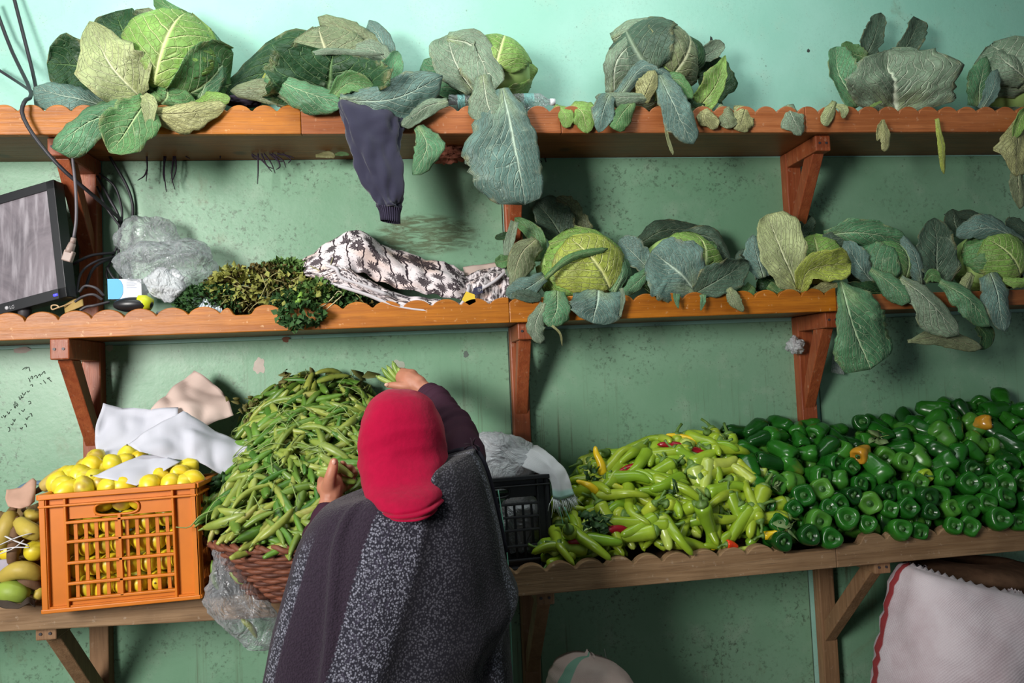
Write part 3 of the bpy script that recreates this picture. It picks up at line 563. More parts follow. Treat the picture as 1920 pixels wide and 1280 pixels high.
class Pool:
    """prototypes are used for the first placements, copies for the rest"""
    def __init__(s, protos): s.p = protos; s.used = set(); s.k = 0
    def place(s, M, label, cat, group):
        i = RNG.integers(len(s.p)); src = s.p[i]
        if i not in s.used: s.used.add(i); o = src; o.matrix_world = M
        else: o = dup(src, M)
        m = o.data.materials[0].name
        tag(o, label(m) if callable(label) else label, cat, (label(m) if callable(group) else group)); return o
    def drop_unused(s):
        for i, p in enumerate(s.p):
            if i not in s.used:
                for c in KIDS[p.name]: bpy.data.objects.remove(c)
                bpy.data.objects.remove(p)
def merged_stuff(name, protos, mats_fn, label, cat, M_list):
    """copies of the prototypes' meshes joined into one uncounted mass"""
    V, Fc, off, mi = [], [], 0, []
    mats = []
    for M in M_list:
        p = protos[RNG.integers(len(protos))]; me = p.data
        n = len(me.vertices); co = np.zeros(n*3); me.vertices.foreach_get('co', co); co = co.reshape(-1, 3)
        A = np.array(M); V.append(co @ A[:3, :3].T + A[:3, 3]); m = me.materials[0]
        if m not in mats: mats.append(m)
        for q in me.polygons: Fc.append(tuple(i+off for i in q.vertices)); mi.append(mats.index(m))
        off += n
    me = bpy.data.meshes.new(name); me.from_pydata(np.concatenate(V).tolist(), [], Fc)
    for m in mats: me.materials.append(m)
    me.polygons.foreach_set('material_index', np.array(mi, np.int32)); me.polygons.foreach_set('use_smooth', np.ones(len(Fc), bool)); me.update()
    o = bpy.data.objects.new(name, me); COL.objects.link(o); return tag(o, label, cat, kind='stuff')
def gloss(name, c1, c2, rough=.2, alt=None, alt_amt=0.0, bump=.1, spec=.5):
    t = NT(name); rn = t.rand(); ob = t.coord('Object'); n = t.noise(ob, 25, 4)
    r = t.mix(rn, srgb(c1), srgb(c2)); r = t.mix(t.math('MULTIPLY', t.ss(n, .35, .7), .35), r, tuple(k*.55 for k in srgb(c1)[:3])+(1,))
    if alt: r = t.mix(t.math('MULTIPLY', t.ss(t.noise(ob, 14, 3), .52, .68), t.math('MULTIPLY', t.ss(rn, 1-alt_amt, 1.0), 1.0)), r, srgb(alt))
    t.bump(n, bump, .003); return t.done(r, rough, spec)
# --- orange crate of lemons
ORANGE = simple('orange_crate_plastic', (200, 110, 16), .45, .4, .16, 9, .1); BLACKC = simple('black_crate_plastic', (36, 37, 40), .45, .45, .15, 9, .1)
def crate_frame(bl, br, top, zf, depth):
    yl = on_z(*bl, zf); L, R = P(*bl, yl), P(*br, yl)
    a = R-L; wd = a.length; a.normalize(); d = Vector((0, 1, 0)); H = (P(top[0], top[1], yl)-L).length
    return L, a, d, wd, H, depth
def crate(name, label, fr, mat, rows, slats, handle=True, corner=.16, thick=.004):
    O, a, d, Wd, H, D = fr; c = thing(name, label, 'crate', O+a*Wd/2+d*D/2)
    Z = d.cross(a)*-1
    def side(o, ax, n, w, fancy):
        """one wall: runs from o along ax, n points inward"""
        def bar(g, x0, x1, h0, h1, t0, t1): obox(g, o+ax*(x0*w)+Z*(h0*H)+n*t0, ax*((x1-x0)*w), n*(t1-t0), Z*((h1-h0)*H))
        for x0, x1 in ((.012, corner), (1-corner, .988)):
            g = G(); bar(g, x0, x1, .02, .97, .012, .012+thick); obj('corner_panel', g, mat, c, False)
        for x in (0, corner-.008, 1-corner-.006, .985):
            g = G(); bar(g, x, x+.016, .01, .97, 0, .014); bevel(obj('upright_rib', g, mat, c, False), .0015)
        g = G(); bar(g, corner, 1-corner, .90, .97, .010, .014)
        if handle:
            bar(g, corner, .34, .77, .90, .010, .014); bar(g, .62, 1-corner, .77, .90, .010, .014); bar(g, .34, .62, .885, .90, .010, .014); bar(g, .34, .62, .77, .785, .010, .014)
            ring = [o+ax*(w*(.48+.14*math.copysign(abs(math.cos(t))**.5, math.cos(t))))+Z*(H*(.835+.055*math.copysign(abs(math.sin(t))**.7, math.sin(t))))+n*.008 for t in np.linspace(0, 2*PI, 29)]
            gg = G(); tube(gg, ring, .0035, 6, False); obj('handle_rim', gg, mat, c)
        else: bar(g, corner, 1-corner, .66, .74, .010, .014)
        obj('handle_panel', g, mat, c, False)
        for h in rows:
            g = G(); bar(g, corner, 1-corner, h-.012, h+.012, 0, .013); bevel(obj('rail', g, mat, c, False), .0015)
        g = G(); bar(g, .49, .508, rows[-1], .78, 0, .012); obj('divider', g, mat, c, False)
        g = G(); bar(g, corner, 1-corner, .03, rows[-1], .010, .014); obj('lower_panel', g, mat, c, False)
        for i in range(slats):
            x = corner+(1-2*corner)*(i+.75)/(slats+.5); g = G(); bar(g, x-.011, x+.011, rows[-1], rows[0], .014, .018); obj('slat', g, mat, c, False)
        g = G(); bar(g, 0, 1, .955, 1.0, -.006, .012); bar(g, 0, 1, .885, .905, -.003, .012); bevel(obj('rim', g, mat, c, False), .002)
        g = G(); bar(g, 0, 1, -.005, .03, -.003, .014); bevel(obj('foot_rail', g, mat, c, False), .002)
    side(O, a, d, Wd, 1); side(O+a*Wd, d, -a, D, 0); side(O+a*Wd+d*D, -a, -d, Wd, 0); side(O+d*D, -d, a, D, 0)
    g = G(); obox(g, O+a*.004+d*.004+Z*.006, a*(Wd-.008), d*(D-.008), Z*.006); obj('base', g, mat, c, False)
    return c
FR = crate_frame((79, 1150), (377, 1121), (62, 929), ZBL_T, .21)
crate('plastic_crate', 'orange plastic crate full of lemons on the left counter', FR, ORANGE, (.745, .58, .40, .225, .09), 10)
LEMON = gloss('lemon_skin', (232, 200, 40), (206, 196, 52), .38, (150, 110, 60), .25, .25)
def lemon(k):
    g = G(); s = 1+.06*k
    v = []; ball(g, (0, 0, 0), .0265, 14, 10, lambda d: 1)
    g.v = [(p[0]*(1+.03*nz(p, 60, k)), p[1]*(1+.03*nz(p, 60, k+3)), p[2]*(1.02+.05*k)+math.copysign(max(0, abs(p[2])/.0265-.82), p[2])*.020) for p in g.v]
    st = G(); tube(st, [(0, 0, .0265*(1.02+.05*k)+.001), (0, 0, .0265*(1.02+.05*k)+.0062)], [.003, .002], 6)
    return local_thing('lemon', [('lemon', g, LEMON), ('stem_button', st, simple('lemon_button_%d' % k, (120, 110, 60), .7))])
LEM = Pool([lemon(k) for k in range(4)])
O, a, d, Wd, H, D = FR
def rdir(): v = RNG.normal(size=3); return Vector(v/np.linalg.norm(v))
for layer in range(2):
    for r in range(5):
        for q in range(7):
            pos = O+a*(.045+(Wd-.09)*(q+.5*((r+layer) % 2)*.9)/6.6)+d*(.050+.056*layer)+d.cross(a)*-(.042+r*.0535); pos += Vector(RNG.normal(0, .003, 3))
            if .042+r*.0535 > H-.03 : continue
            LEM.place(frame(pos, rdir(), 0, RNG.uniform(.92, 1.03)), 'yellow lemon inside the orange crate, %s layer from the bottom, %s, %s' % (('lowest', 'second', 'third', 'fourth', 'fifth')[r], ('left', 'centre', 'right')[min(2, q//3 if q < 6 else 2)], ('by the slats', 'behind the others')[layer]), 'lemon', 'lemons inside the orange crate %d %d %d' % (r, min(2, q//3), layer))
CRT_Y = -O.y
for px, py, dy in ((118, 910, .02), (129, 918, .01), (157, 915, .012), (108, 905, .06), (150, 892, .05), (136, 890, .09), (162, 897, .05), (185, 880, .10), (172, 872, .09), (176, 896, .045), (212, 870, .10), (232, 868, .12), (205, 914, .012), (230, 911, .012), (250, 905, .05),
        (190, 905, .04), (215, 895, .07), (245, 888, .09), (270, 880, .11), (281, 908, .012), (300, 898, .05), (321, 905, .012), (338, 890, .06), (360, 899, .03), (345, 908, .02), (325, 880, .10), (352, 878, .10), (295, 875, .13), (262, 862, .15), (200, 880, .12), (240, 855, .16), (180, 858, .15), (160, 875, .14), (125, 895, .11)):
    LEM.place(frame(P(px, py, CRT_Y-.034-dy), rdir(), 0, RNG.uniform(.92, 1.08)), 'lemon heaped on top of the orange crate, %s, %s' % ('left part' if px < 170 else 'middle' if px < 265 else 'right part', 'along the front rim' if dy < .035 else 'in the middle' if dy < .095 else 'at the back under the paper'), 'lemon', 'lemons on the crate %d %d' % ((px > 169)+(px > 264), (dy > .034)+(dy > .094)))
for px, py, Y in ((18, 1032, .36), (66, 1032, .40)):
    o = LEM.place(frame(P(px, py, Y), rdir()), 'lone lemon left of the orange crate among the bananas' if px > 50 else 'lemon under the white twine at the left edge of the counter', 'lemon', None)
    if 'group' in o: del o['group']
LEM.drop_unused()
# --- paper sheets
def sheet(g, rows, nu=26, nv=20, cr=.006, seed=0.0, freq=7, lin=True):
    """surface lofted through rows of (px,py,Y) points, crumpled by ridged noise"""
    R = []
    for r in rows:
        pts = [np.array(P(*p)) for p in r]
        if lin:
            L = [0]; [L.append(L[-1]+np.linalg.norm(pts[i+1]-pts[i])) for i in range(len(pts)-1)]
            R.append(np.array([[np.interp(t*L[-1], L, [p[k] for p in pts]) for k in range(3)] for t in np.linspace(0, 1, nu)]))
        else: R.append(catmull(pts, nu))
    C = [catmull([r[i] for r in R], nv) for i in range(nu)]
    def fn(u, v):
        i = int(round(u*(nu-1))); j = int(round(v*(nv-1))); p = Vector(C[i][j])
        c = (abs(nz(p, freq, seed))-.25+.5*abs(nz(p, freq*2.3, seed+4)))*cr*2.8
        return p+Vector((.25*c, -c, .5*c))
    return grid(g, nu, nv, fn)
PAPER = simple('white_wrapping_paper', (186, 186, 196), .75, .25, .04, 12); KRAFT = simple('beige_wrapping_paper', (196, 174, 164), .75, .25, .06, 12)
def paper(label, rows, mat=PAPER, **k):
    g = G(); sheet(g, rows, **k); return solid(tag(obj('wrapping_paper', g, mat), label, 'paper'), .0008)
paper('beige crumpled paper sheet leaning behind the white papers', [[(283, 768, .16), (325, 725, .12), (364, 697, .08)], [(300, 800, .2), (350, 765, .17), (418, 735, .1)], [(320, 830, .22), (380, 800, .2), (438, 776, .16)]], KRAFT, cr=.012, seed=3)
paper('back white paper sheet spread over the lemons by the bracket', [[(194, 757, .17), (262, 768, .16), (335, 768, .17)], [(178, 812, .23), (255, 815, .22), (330, 800, .24)], [(183, 860, .29), (250, 856, .29), (300, 845, .30)]], cr=.012, seed=1)
paper('largest white paper sheet with wavy torn edge over the pea pods', [[(240, 835, .33), (300, 795, .30), (345, 772, .27), (400, 805, .24), (440, 824, .24), (496, 829, .26)], [(255, 845, .36), (310, 838, .35), (360, 822, .33), (400, 832, .30), (435, 845, .30), (462, 850, .30)], [(262, 850, .38), (320, 862, .37), (365, 862, .36), (395, 878, .35), (420, 892, .34), (452, 908, .34)], ], cr=.010, seed=5, lin=True, nu=34)
paper('folded white paper lying on the lemons at the crate front', [[(268, 852, .37), (300, 852, .37), (338, 866, .38)], [(222, 872, .41), (260, 880, .42), (300, 888, .42)], [(174, 892, .45), (210, 900, .46), (256, 911, .46)]], cr=.005, seed=8)
# --- wicker basket heaped with pea pods
BX, BY, BR = P(605, 1000, .31).x, .31, .300
BZ = P(600, 1028, .31+.300).z; CT = ZBL_T(BX)+.001
WICK = simple('wicker_willow', (122, 72, 52), .6, .35, .25, 60, .3); WICK2 = simple('wicker_willow_dark', (92, 54, 42), .6, .35, .25, 60, .3)
bask = thing('wicker_basket', 'round brown wicker basket on the counter holding the pea pods', 'basket', (BX, -BY, CT))
def brad(t): return BR*(.64+.36*t**.8)
nst = 40
for i in range(nst):
    an = 2*PI*i/nst; g = G(); tube(g, [(BX+brad(t)*math.cos(an), -BY+brad(t)*math.sin(an), CT+(BZ-CT)*t) for t in np.linspace(0, 1, 6)], .0035, 5); obj('stake', g, WICK2, bask)
nrow = 17
for r in range(nrow):
    t = (r+.5)/nrow; g = G(); path = []
    for i in range(nst*4+1):
        an = 2*PI*i/(nst*4); w = .0065*math.sin(an*nst/2+PI*(r % 2)); path.append((BX+(brad(t)+w)*math.cos(an), -BY+(brad(t)+w)*math.sin(an), CT+(BZ-CT)*t+.002*nz((an*3, r, 0))))
    tube(g, path, .0062, 5, False); obj('weaver', g, WICK if r % 3 else WICK2, bask)
for k in range(2):
    g = G(); tube(g, [(BX+(BR+.004+.006*math.sin(an*24+k*PI))*math.cos(an), -BY+(BR+.004+.006*math.sin(an*24+k*PI))*math.sin(an), BZ+.004+.006*math.cos(an*24+k*PI)) for an in np.linspace(0, 2*PI, 200)], .007, 6, False); obj('rim_braid', g, WICK, bask)
g = G(); v = [(BX+brad(0)*math.cos(2*PI*i/40), -BY+brad(0)*math.sin(2*PI*i/40), CT+.004) for i in range(40)]; ext(g, v, (0, 0, .006)); obj('basket_floor', g, WICK2, bask, False)
PEA = gloss('pea_pod_green', (82, 118, 38), (152, 160, 72), .42, (170, 160, 96), .25, .2); PEA2 = gloss('pea_pod_dark', (58, 104, 32), (100, 138, 48), .42, None, 0, .2)
CALYX = simple('pod_stalk', (120, 140, 70), .6)
def pod(k):
    g = G(); L = .104+.009*(k % 3); b = (-.010, .008, .018, 0, -.004, .012)[k]; m = 15; path = []; rad = []
    for i in range(m):
        t = i/(m-1); path.append((b*4*t*(1-t), 0, (t-.5)*L)); e = math.sin(PI*min(1, max(0, .03+t*.94)))**.45
        rad.append(.0118*e*(1+.07*math.cos(t*2*PI*6))+.0006)
    tube(g, path, rad, 8, True, .74); s = G(); tube(s, [(0, 0, L*.5-.003), (.001, 0, L*.5+.004), (.004, 0, L*.5+.013)], [.0042, .003, .0014], 5)
    return local_thing('pea_pod', [('pea_pod', g, PEA if k % 3 else PEA2), ('stalk', s, CALYX)])
PODS = [pod(k) for k in range(6)]; PP = Pool(PODS)
HB = P(575, 722, .05).z-BZ
def pea_z(x, Y):
    s = (x-BX)/(BR*1.02); b = min(1, max(0, (BY+BR-Y)/(BY+BR-.06))); s2 = s+.16*b; lim = max(0, 1-abs(s2/(1.08 if s2 > 0 else .92))**2.2)
    return BZ+.012+HB*(b**.85)*lim**.62
def heap_frame(zfn, x, Y, off):
    e = .01; gx = (zfn(x+e, Y)-zfn(x-e, Y))/(2*e); gy = -(zfn(x, Y+e)-zfn(x, Y-e))/(2*e)
    n = Vector((-gx, -gy, 1)).normalized(); return Vector((x, -Y, zfn(x, Y)))+n*off, n
def tangent(n, bias=None):
    v = rdir()+(Vector(bias) if bias else Vector()); v = v-n*v.dot(n); return v.normalized()
def area_sample(zfn, xr, yr, n, ok, mind):
    out = []; tries = 0; cell = {}
    while len(out) < n and tries < n*60:
        tries += 1; x = RNG.uniform(*xr); Y = RNG.uniform(*yr)
        e = .01; gx = (zfn(x+e, Y)-zfn(x-e, Y))/(2*e); gy = (zfn(x, Y+e)-zfn(x, Y-e))/(2*e)
        if RNG.random() > min(1, math.sqrt(1+gx*gx+gy*gy)/3.2) or not ok(x, Y): continue
        p = Vector((x, -Y, zfn(x, Y))); key = tuple(int(c//mind) for c in p)
        if any((p-q).length < mind for dx in (-1, 0, 1) for dy in (-1, 0, 1) for dz in (-1, 0, 1) for q in cell.get((key[0]+dx, key[1]+dy, key[2]+dz), ())): continue
        cell.setdefault(key, []).append(p); out.append((x, Y))
    return out
def in_basket(x, Y): return (x-BX)**2+(Y-BY)**2 < (BR*1.03)**2 or Y < BY and abs(x-BX) < BR*1.0
def pix(p):
    q = Vector(p)-CAM; z = q.dot(FWD); return 960+F_PX*q.dot(RGT)/z, 640-F_PX*q.dot(UPV)/z
def pea_seen(x, Y):
    if not in_basket(x, Y): return False
    u, v = pix((x, -Y, pea_z(x, Y))); return not (u > 690 and v > 760) and u < 735 and not (v > 985 and u > 610)
n_ind = 0
for x, Y in area_sample(pea_z, (BX-BR, BX+BR), (.04, BY+BR), 300, pea_seen, .0195):
    p, n = heap_frame(pea_z, x, Y, .010+RNG.uniform(0, .012)); t = tangent(n, (.0, -.35, -.5)); t = (t+n*RNG.normal(0, .16)).normalized()
    zn = zone((BY+BR-Y)/(BY+BR), (x-BX)/BR/2+.5, ('just above the basket rim', 'halfway up the heap', 'near the top of the heap by the wall'))
    PP.place(frame(p, t, RNG.uniform(0, 6.28), RNG.uniform(.72, 1.12)), lambda m: '%s pea pod %s' % ('yellowish green' if m == 'pea_pod_green' else 'deep green', zn), 'pea pod', lambda m: 'pea pods %s' % zn)
ML = []
for x, Y in area_sample(pea_z, (BX-BR, BX+BR), (.055, BY+BR), 620, in_basket, .009):
    p, n = heap_frame(pea_z, x, Y, -RNG.uniform(.004, .030)); ML.append(frame(p, (tangent(n, (0, -.2, -.3))+n*RNG.normal(0, .2)).normalized(), RNG.uniform(0, 6.28), RNG.uniform(.8, 1.1)))
merged_stuff('pea_pods', PODS, None, 'lower layers of green pea pods filling the wicker basket', 'pea pods', ML)
PP.drop_unused()
# --- light green chillies
CH = [gloss('chilli_light_green', (128, 158, 34), (162, 178, 52), .3, (206, 196, 60), .2, .1), gloss('chilli_green', (112, 152, 34), (146, 174, 46), .26, None, 0, .1), gloss('chilli_pale', (164, 184, 84), (180, 190, 78), .28, None, 0, .1)]
CSTEM = simple('pepper_stem', (92, 124, 52), .5); BSTEM = simple('bell_stem', (50, 94, 36), .5)
RED = simple('chilli_red', (150, 18, 34), .25, .5, .2, 30); YELL = simple('chilli_yellow', (226, 190, 30), .28, .5, .1, 30)
def chilli_geo(path, r, fat=1.0, seed=0.0):
    m = 18; pts = catmull(path, m); g = G(); rad = []
    for i in range(m):
        t = i/(m-1); e = min(1, (t/.07)**.6 if t < .07 else 1)*(1-.62*t**1.3) if t < .90 else (1-.62*t**1.3)*math.sqrt(max(.02, 1-((t-.90)/.10)**2))
        rad.append(1.12*r*max(.06, e)*(1+.08*nz((t*5, seed, 0))))
    tube(g, pts, rad, 10, True, 1.0)
    T = Vector(pts[0]-pts[1]).normalized(); b = Vector(pts[0]); s = G(); q = T.orthogonal().normalized()
    tube(s, [b-T*.004, b+T*.003, b+T*.006, b+T*.018+q*.004, b+T*.030+q*.012], [r*.86, r*.62, .0042, .0032, .0036], 8)
    return g, s
def chilli(k):
    L = (.115, .13, .10, .12, .09, .14, .11, .125)[k]; b = (.010, -.016, .0, .022, .006, .034, -.012, .008)[k]; c = (.0, .02, .01, -.02, 0, .01, .02, -.01)[k]
    r = (.0165, .0155, .019, .016, .020, .0145, .0175, .018)[k]
    g, s = chilli_geo([(0, 0, L*.5), (b*.5, c*.5, L*.17), (b, c, -L*.17), (b*.3, c, -L*.5)], r, 1, k*3.1)
    return local_thing('chilli_pepper', [('chilli_pepper', g, CH[(0, 0, 1, 0, 2, 0, 1, 0)[k]]), ('stem', s, CSTEM)])
CHI = [chilli(k) for k in range(8)]; CP = Pool(CHI)
def ridge(lst, Y): return [(P(a, b, Y).x, P(a, b, Y).z) for a, b in lst]
RC = ridge([(1035, 985), (1075, 920), (1120, 868), (1200, 852), (1260, 830), (1330, 822), (1372, 842), (1420, 862), (1460, 880)], .10)
def chi_z(x, Y):
    zt = np.interp(x, [r[0] for r in RC], [r[1] for r in RC]); z0 = Z_RT(x)+.036; b = min(1, max(0, (.395-Y)/(.395-.13)))
    return z0+(zt-.016-z0)*b**.85
cx0, cx1 = P(1048, 1000, .3).x, P(1440, 1000, .3).x
def chi_ok(x, Y):
    u, v = pix((x, -Y, chi_z(x, Y))); return 1046 < u < 1436-max(0, 960-v)*.35 and not (u < 1075 and v < 940)
for x, Y in area_sample(chi_z, (cx0-.05, cx1+.03), (.05, .356), 170, chi_ok, .032):
    p, n = heap_frame(chi_z, x, Y, .012+RNG.uniform(0, .014)); t = tangent(n, (0, .2, .2)); t = (t+n*RNG.normal(0, .12)).normalized(); s = RNG.uniform(1.0, 1.42)
    if Y > .30: t = Vector((t.x*1.8, t.y*.5, abs(t.z)*.8+.12)).normalized(); p.z += .006
    zn = zone((.395-Y)/.3, (x-cx0)/(cx1-cx0), ('at the front of the chilli heap', 'in the middle of the chilli heap', 'at the back of the chilli heap'))
    CP.place(frame(p, t, RNG.uniform(0, 6.28), s), lambda m: '%s chilli pepper %s' % ({'chilli_pale': 'pale', 'chilli_green': 'mid green'}.get(m, 'light green'), zn), 'chilli pepper', lambda m: 'chillies %s' % zn)
ML = []
for x, Y in area_sample(chi_z, (cx0-.05, cx1+.03), (.05, .345), 260, chi_ok, .018):
    p, n = heap_frame(chi_z, x, Y, -RNG.uniform(.008, .03)); ML.append(frame(p, tangent(n), RNG.uniform(0, 6.28), .95))
merged_stuff('chilli_peppers', CHI, None, 'lower layers of light green chillies inside the bright heap', 'chilli peppers', ML)
CP.drop_unused()
def one_chilli(label, pts, Y, r, mat, stem=CSTEM):
    pw = [P(a, b, Y[i] if hasattr(Y, '__len__') else Y) for i, (a, b) in enumerate(pts)]
    g, s = chilli_geo(pw, r, 1, pts[0][0]); t = obj('chilli_pepper', g, mat); tag(t, label, 'chilli pepper'); obj('stem', s, stem, t); return t
one_chilli('long wrinkled dark red chilli lying along the top of the heap', [(1342, 851), (1300, 846), (1265, 834), (1232, 833)], [.16, .165, .16, .15], .017, RED)
one_chilli('yellow chilli pointing straight up at the left of the heap', [(1130, 892), (1127, 870), (1118, 850), (1116, 836)], [.19, .19, .18, .17], .014, YELL)
one_chilli('glossy short red chilli at front left of the heap', [(1177, 987), (1160, 988), (1145, 992), (1134, 994)], [.34, .35, .35, .35], .0185, RED)
one_chilli('dark red chilli low at the left edge by the black crate', [(1120, 1006), (1100, 1012), (1080, 1014), (1064, 1016)], .36, .013, RED)
one_chilli('small dark red chilli half buried at the upper left of the heap', [(1196, 876), (1180, 878), (1168, 882), (1158, 886)], [.20, .205, .21, .21], .014, RED)
one_chilli('yellow-green chilli lying above the long red one', [(1312, 832), (1290, 824), (1268, 818), (1247, 816)], [.14, .13, .12, .12], .0155, YELL)
one_chilli('orange red chilli tip at the front right of the heap', [(1362, 1020), (1369, 1020), (1376, 1022), (1384, 1026)], .385, .013, simple('chilli_orange_red', (222, 60, 20), .25))
one_chilli('yellow chilli with a raised tip beside the first green bell peppers', [(1430, 1004), (1448, 1002), (1462, 996), (1476, 988)], [.37, .375, .38, .38], .0125, YELL)
one_chilli('thin yellow chilli slanting at the upper left of the heap', [(1120, 924), (1108, 912), (1095, 906), (1080, 901)], [.25, .255, .25, .25], .012, YELL)
one_chilli('pale chilli lying flat along the front board at right of the heap', [(1436, 1030), (1408, 1030), (1376, 1033), (1348, 1040)], .362, .0135, CH[2])
one_chilli('large light chilli lying level at the front centre of the heap', [(1256, 1016), (1285, 1018), (1312, 1024), (1332, 1032)], .362, .020, CH[0])
one_chilli('yellow-green chilli leaning up right at the front right of the heap', [(1350, 1028), (1356, 1012), (1370, 1000), (1388, 991)], [.36, .365, .36, .35], .0165, CH[0])
one_chilli('slim yellow chilli beside the leaning one at the front right', [(1332, 1030), (1338, 1016), (1346, 1004), (1356, 996)], [.35, .355, .35, .34], .014, YELL)
one_chilli('light chilli pointing up to the right end of the heap', [(1404, 1022), (1412, 1010), (1422, 1000), (1430, 994)], [.35, .355, .35, .345], .015, CH[1])
one_chilli('broad pale chilli end at the right edge of the heap by the bell peppers', [(1378, 962), (1395, 968), (1412, 974), (1428, 980)], [.31, .315, .32, .32], .021, CH[2])
# --- dark green bell peppers
BELL = gloss('bell_pepper_green', (22, 82, 20), (44, 108, 30), .25, (170, 110, 30), .05, .12, .4); BELL2 = gloss('bell_pepper_light', (52, 112, 34), (80, 132, 46), .26, (190, 130, 40), .2, .12, .4)
BELL3 = gloss('bell_pepper_dark', (15, 58, 17), (26, 76, 24), .22, None, 0, .12, .4)
def bell(k):
    g = G(); R = (.0285, .027, .030, .0265, .0275)[k]; L = (.082, .078, .07, .09, .074)[k]; nl = (3, 4, 4, 3, 4)[k]; m, n = 13, 20; v = []
    prof = [(0, .010), (.28, .006), (.55, .0005), (.8, -.004), (.97, .004), (1.04, .014), (1.02, .025), (.96, .25*L+.01), (.88, .45*L), (.78, .66*L), (.66, .84*L), (.40, .97*L), (.0, .95*L)]
    for j, (rr, z) in enumerate(prof):
        for i in range(n):
            a = 2*PI*i/n; q = 1+(.035+.06*j/m)*math.cos(nl*a+k)+.05*nz((math.cos(a)*1.5, math.sin(a)*1.5, j*.4+k*5))
            v.append((R*rr*q*math.cos(a), R*rr*q*math.sin(a), -z+(.004*math.cos(nl*a+k) if 3 < j < 7 else 0)+L*.4))
    f = [(j*n+i, (j+1)*n+i, (j+1)*n+(i+1) % n, j*n+(i+1) % n) for j in range(m-1) for i in range(n)]
    g.add(v, f); s = G(); z0 = L*.4-.008; b = (.012, .016, .004, .02, .01)[k]; hh = (.2, .8, .12, .5, .25)[k]
    tube(s, [(0, 0, z0-.003), (0, 0, z0+.0015), (0, 0, z0+.004), (b*.3*hh, 0, z0+.004+.010*hh), (b*hh, 0, z0+.005+.022*hh)], [R*.55, R*.46, .0048, .0036, .0040], 8)
    return local_thing('bell_pepper', [('bell_pepper', g, (BELL, BELL, BELL2, BELL3, BELL)[k]), ('stem', s, BSTEM)])
BEL = [bell(k) for k in range(5)]; BP = Pool(BEL)
RB = ridge([(1330, 838), (1360, 812), (1390, 798), (1440, 790), (1530, 792), (1560, 806), (1600, 790), (1690, 788), (1722, 757), (1800, 762), (1860, 742), (1890, 733), (1990, 722)], .06)
def bel_z(x, Y):
    zt = np.interp(x, [r[0] for r in RB], [r[1] for r in RB]); z0 = Z_RT(x)+.030; b = min(1, max(0, (.395-Y)/(.395-.08)))
    return z0+(zt-.02-z0)*(b**.80)
bx0, bx1 = P(1345, 900, .1).x, P(2000, 900, .3).x
def bel_ok(x, Y):
    u, v = pix((x, -Y, bel_z(x, Y))); return u > 1448-max(0, 1000-v)*.42 and u < 1985
for x, Y in area_sample(bel_z, (bx0, bx1), (.05, .385), 250, bel_ok, .0525):
    p, n = heap_frame(bel_z, x, Y, .006+RNG.uniform(0, .008)); b = (.395-Y)/.315
    if b < .42 or (b < .62 and RNG.random() < .45): ax = Vector((RNG.normal(-.12, .22), -1, RNG.normal(.15, .22)))
    else: ax = tangent(n)+n*RNG.uniform(-.1, .5)
    fo = ax.y < -.9; zn = zone(b, (x-bx0)/(bx1-bx0), ('in the front rows of the pile', 'in the middle of the pile', 'at the pile top by the wall'))
    BP.place(frame(p, ax, RNG.uniform(0, 6.28), RNG.uniform(.92, 1.3)), lambda m: '%s bell pepper %s%s' % ({'bell_pepper_light': 'lighter green', 'bell_pepper_dark': 'blackish green'}.get(m, 'dark green'), 'stem end out ' if fo else '', zn), 'bell pepper', lambda m: 'bell peppers %s' % zn)
ML = []
for x, Y in area_sample(bel_z, (bx0, bx1), (.06, .36), 190, bel_ok, .042):
    p, n = heap_frame(bel_z, x, Y, -RNG.uniform(.03, .05)); ML.append(frame(p, rdir(), RNG.uniform(0, 6.28), 1.0))
merged_stuff('bell_peppers', BEL[:4], None, 'lower layers of bell peppers inside the dark green pile', 'bell peppers', ML)
BP.drop_unused()
def one_bell(label, px, py, Y, ax, mat, s=1.0):
    k = 1; o = bell(k); o.data.materials.clear(); o.data.materials.append(mat); o.matrix_world = frame(P(px, py, Y), ax, 0, s); tag(o, label, 'bell pepper'); return o
RUST = gloss('bell_pepper_turning', (180, 128, 34), (190, 136, 40), .2, (60, 110, 30), 1.0, .1)
one_bell('bell pepper turning orange-brown in the middle of the green pile', 1615, 850, .24, (-.8, -.5, -.3), RUST); one_bell('bell pepper turning yellow near the top right of the pile', 1838, 793, .16, (.7, -.7, .1), RUST)
one_bell('pale yellow-green pepper end facing out in the middle of the pile', 1728, 892, .27, (.1, -1, .1), CH[1], .85); one_bell('large long green pepper lying with its tip up left in the pile', 1645, 878, .27, (.45, -.55, -.75), BELL, 1.35)
# --- loose leaves in the heaps
def sprig(label, px, py, Y, n, size, mat, spread):
    g = G(); c = P(px, py, Y)
    for i in range(n):
        p = c+Vector((RNG.normal(0, spread), RNG.normal(-.01, .006), RNG.normal(0, spread*.6))); u = rdir(); w = u.orthogonal().normalized(); u = u*size*RNG.uniform(.6, 1.2); w = w*size*.36; nn = u.cross(w).normalized()*size*.12
        g.add([p, p+u*.35+w+nn, p+u*.4, p+u*.35-w+nn, p+u*.8+w*.6, p+u*.8-w*.6, p+u*1.1], [(0, 1, 2), (0, 2, 3), (2, 1, 4), (2, 4, 6), (2, 6, 5), (2, 5, 3)])
    s = G()
    for i in range(max(2, n//5)):
        p = c+Vector((RNG.normal(0, spread), -.01, RNG.normal(0, spread*.5))); tube(s, [p, p+rdir()*size*.7, p+rdir()*size*1.2], .0012, 4)
    t = thing('leaf_sprig', label, 'leaves', c); l = obj('leaves', g, mat, t, True); l['kind'] = 'stuff'; solid(l, .0006); obj('stalks', s, CALYX, t)['kind'] = 'stuff'; return t
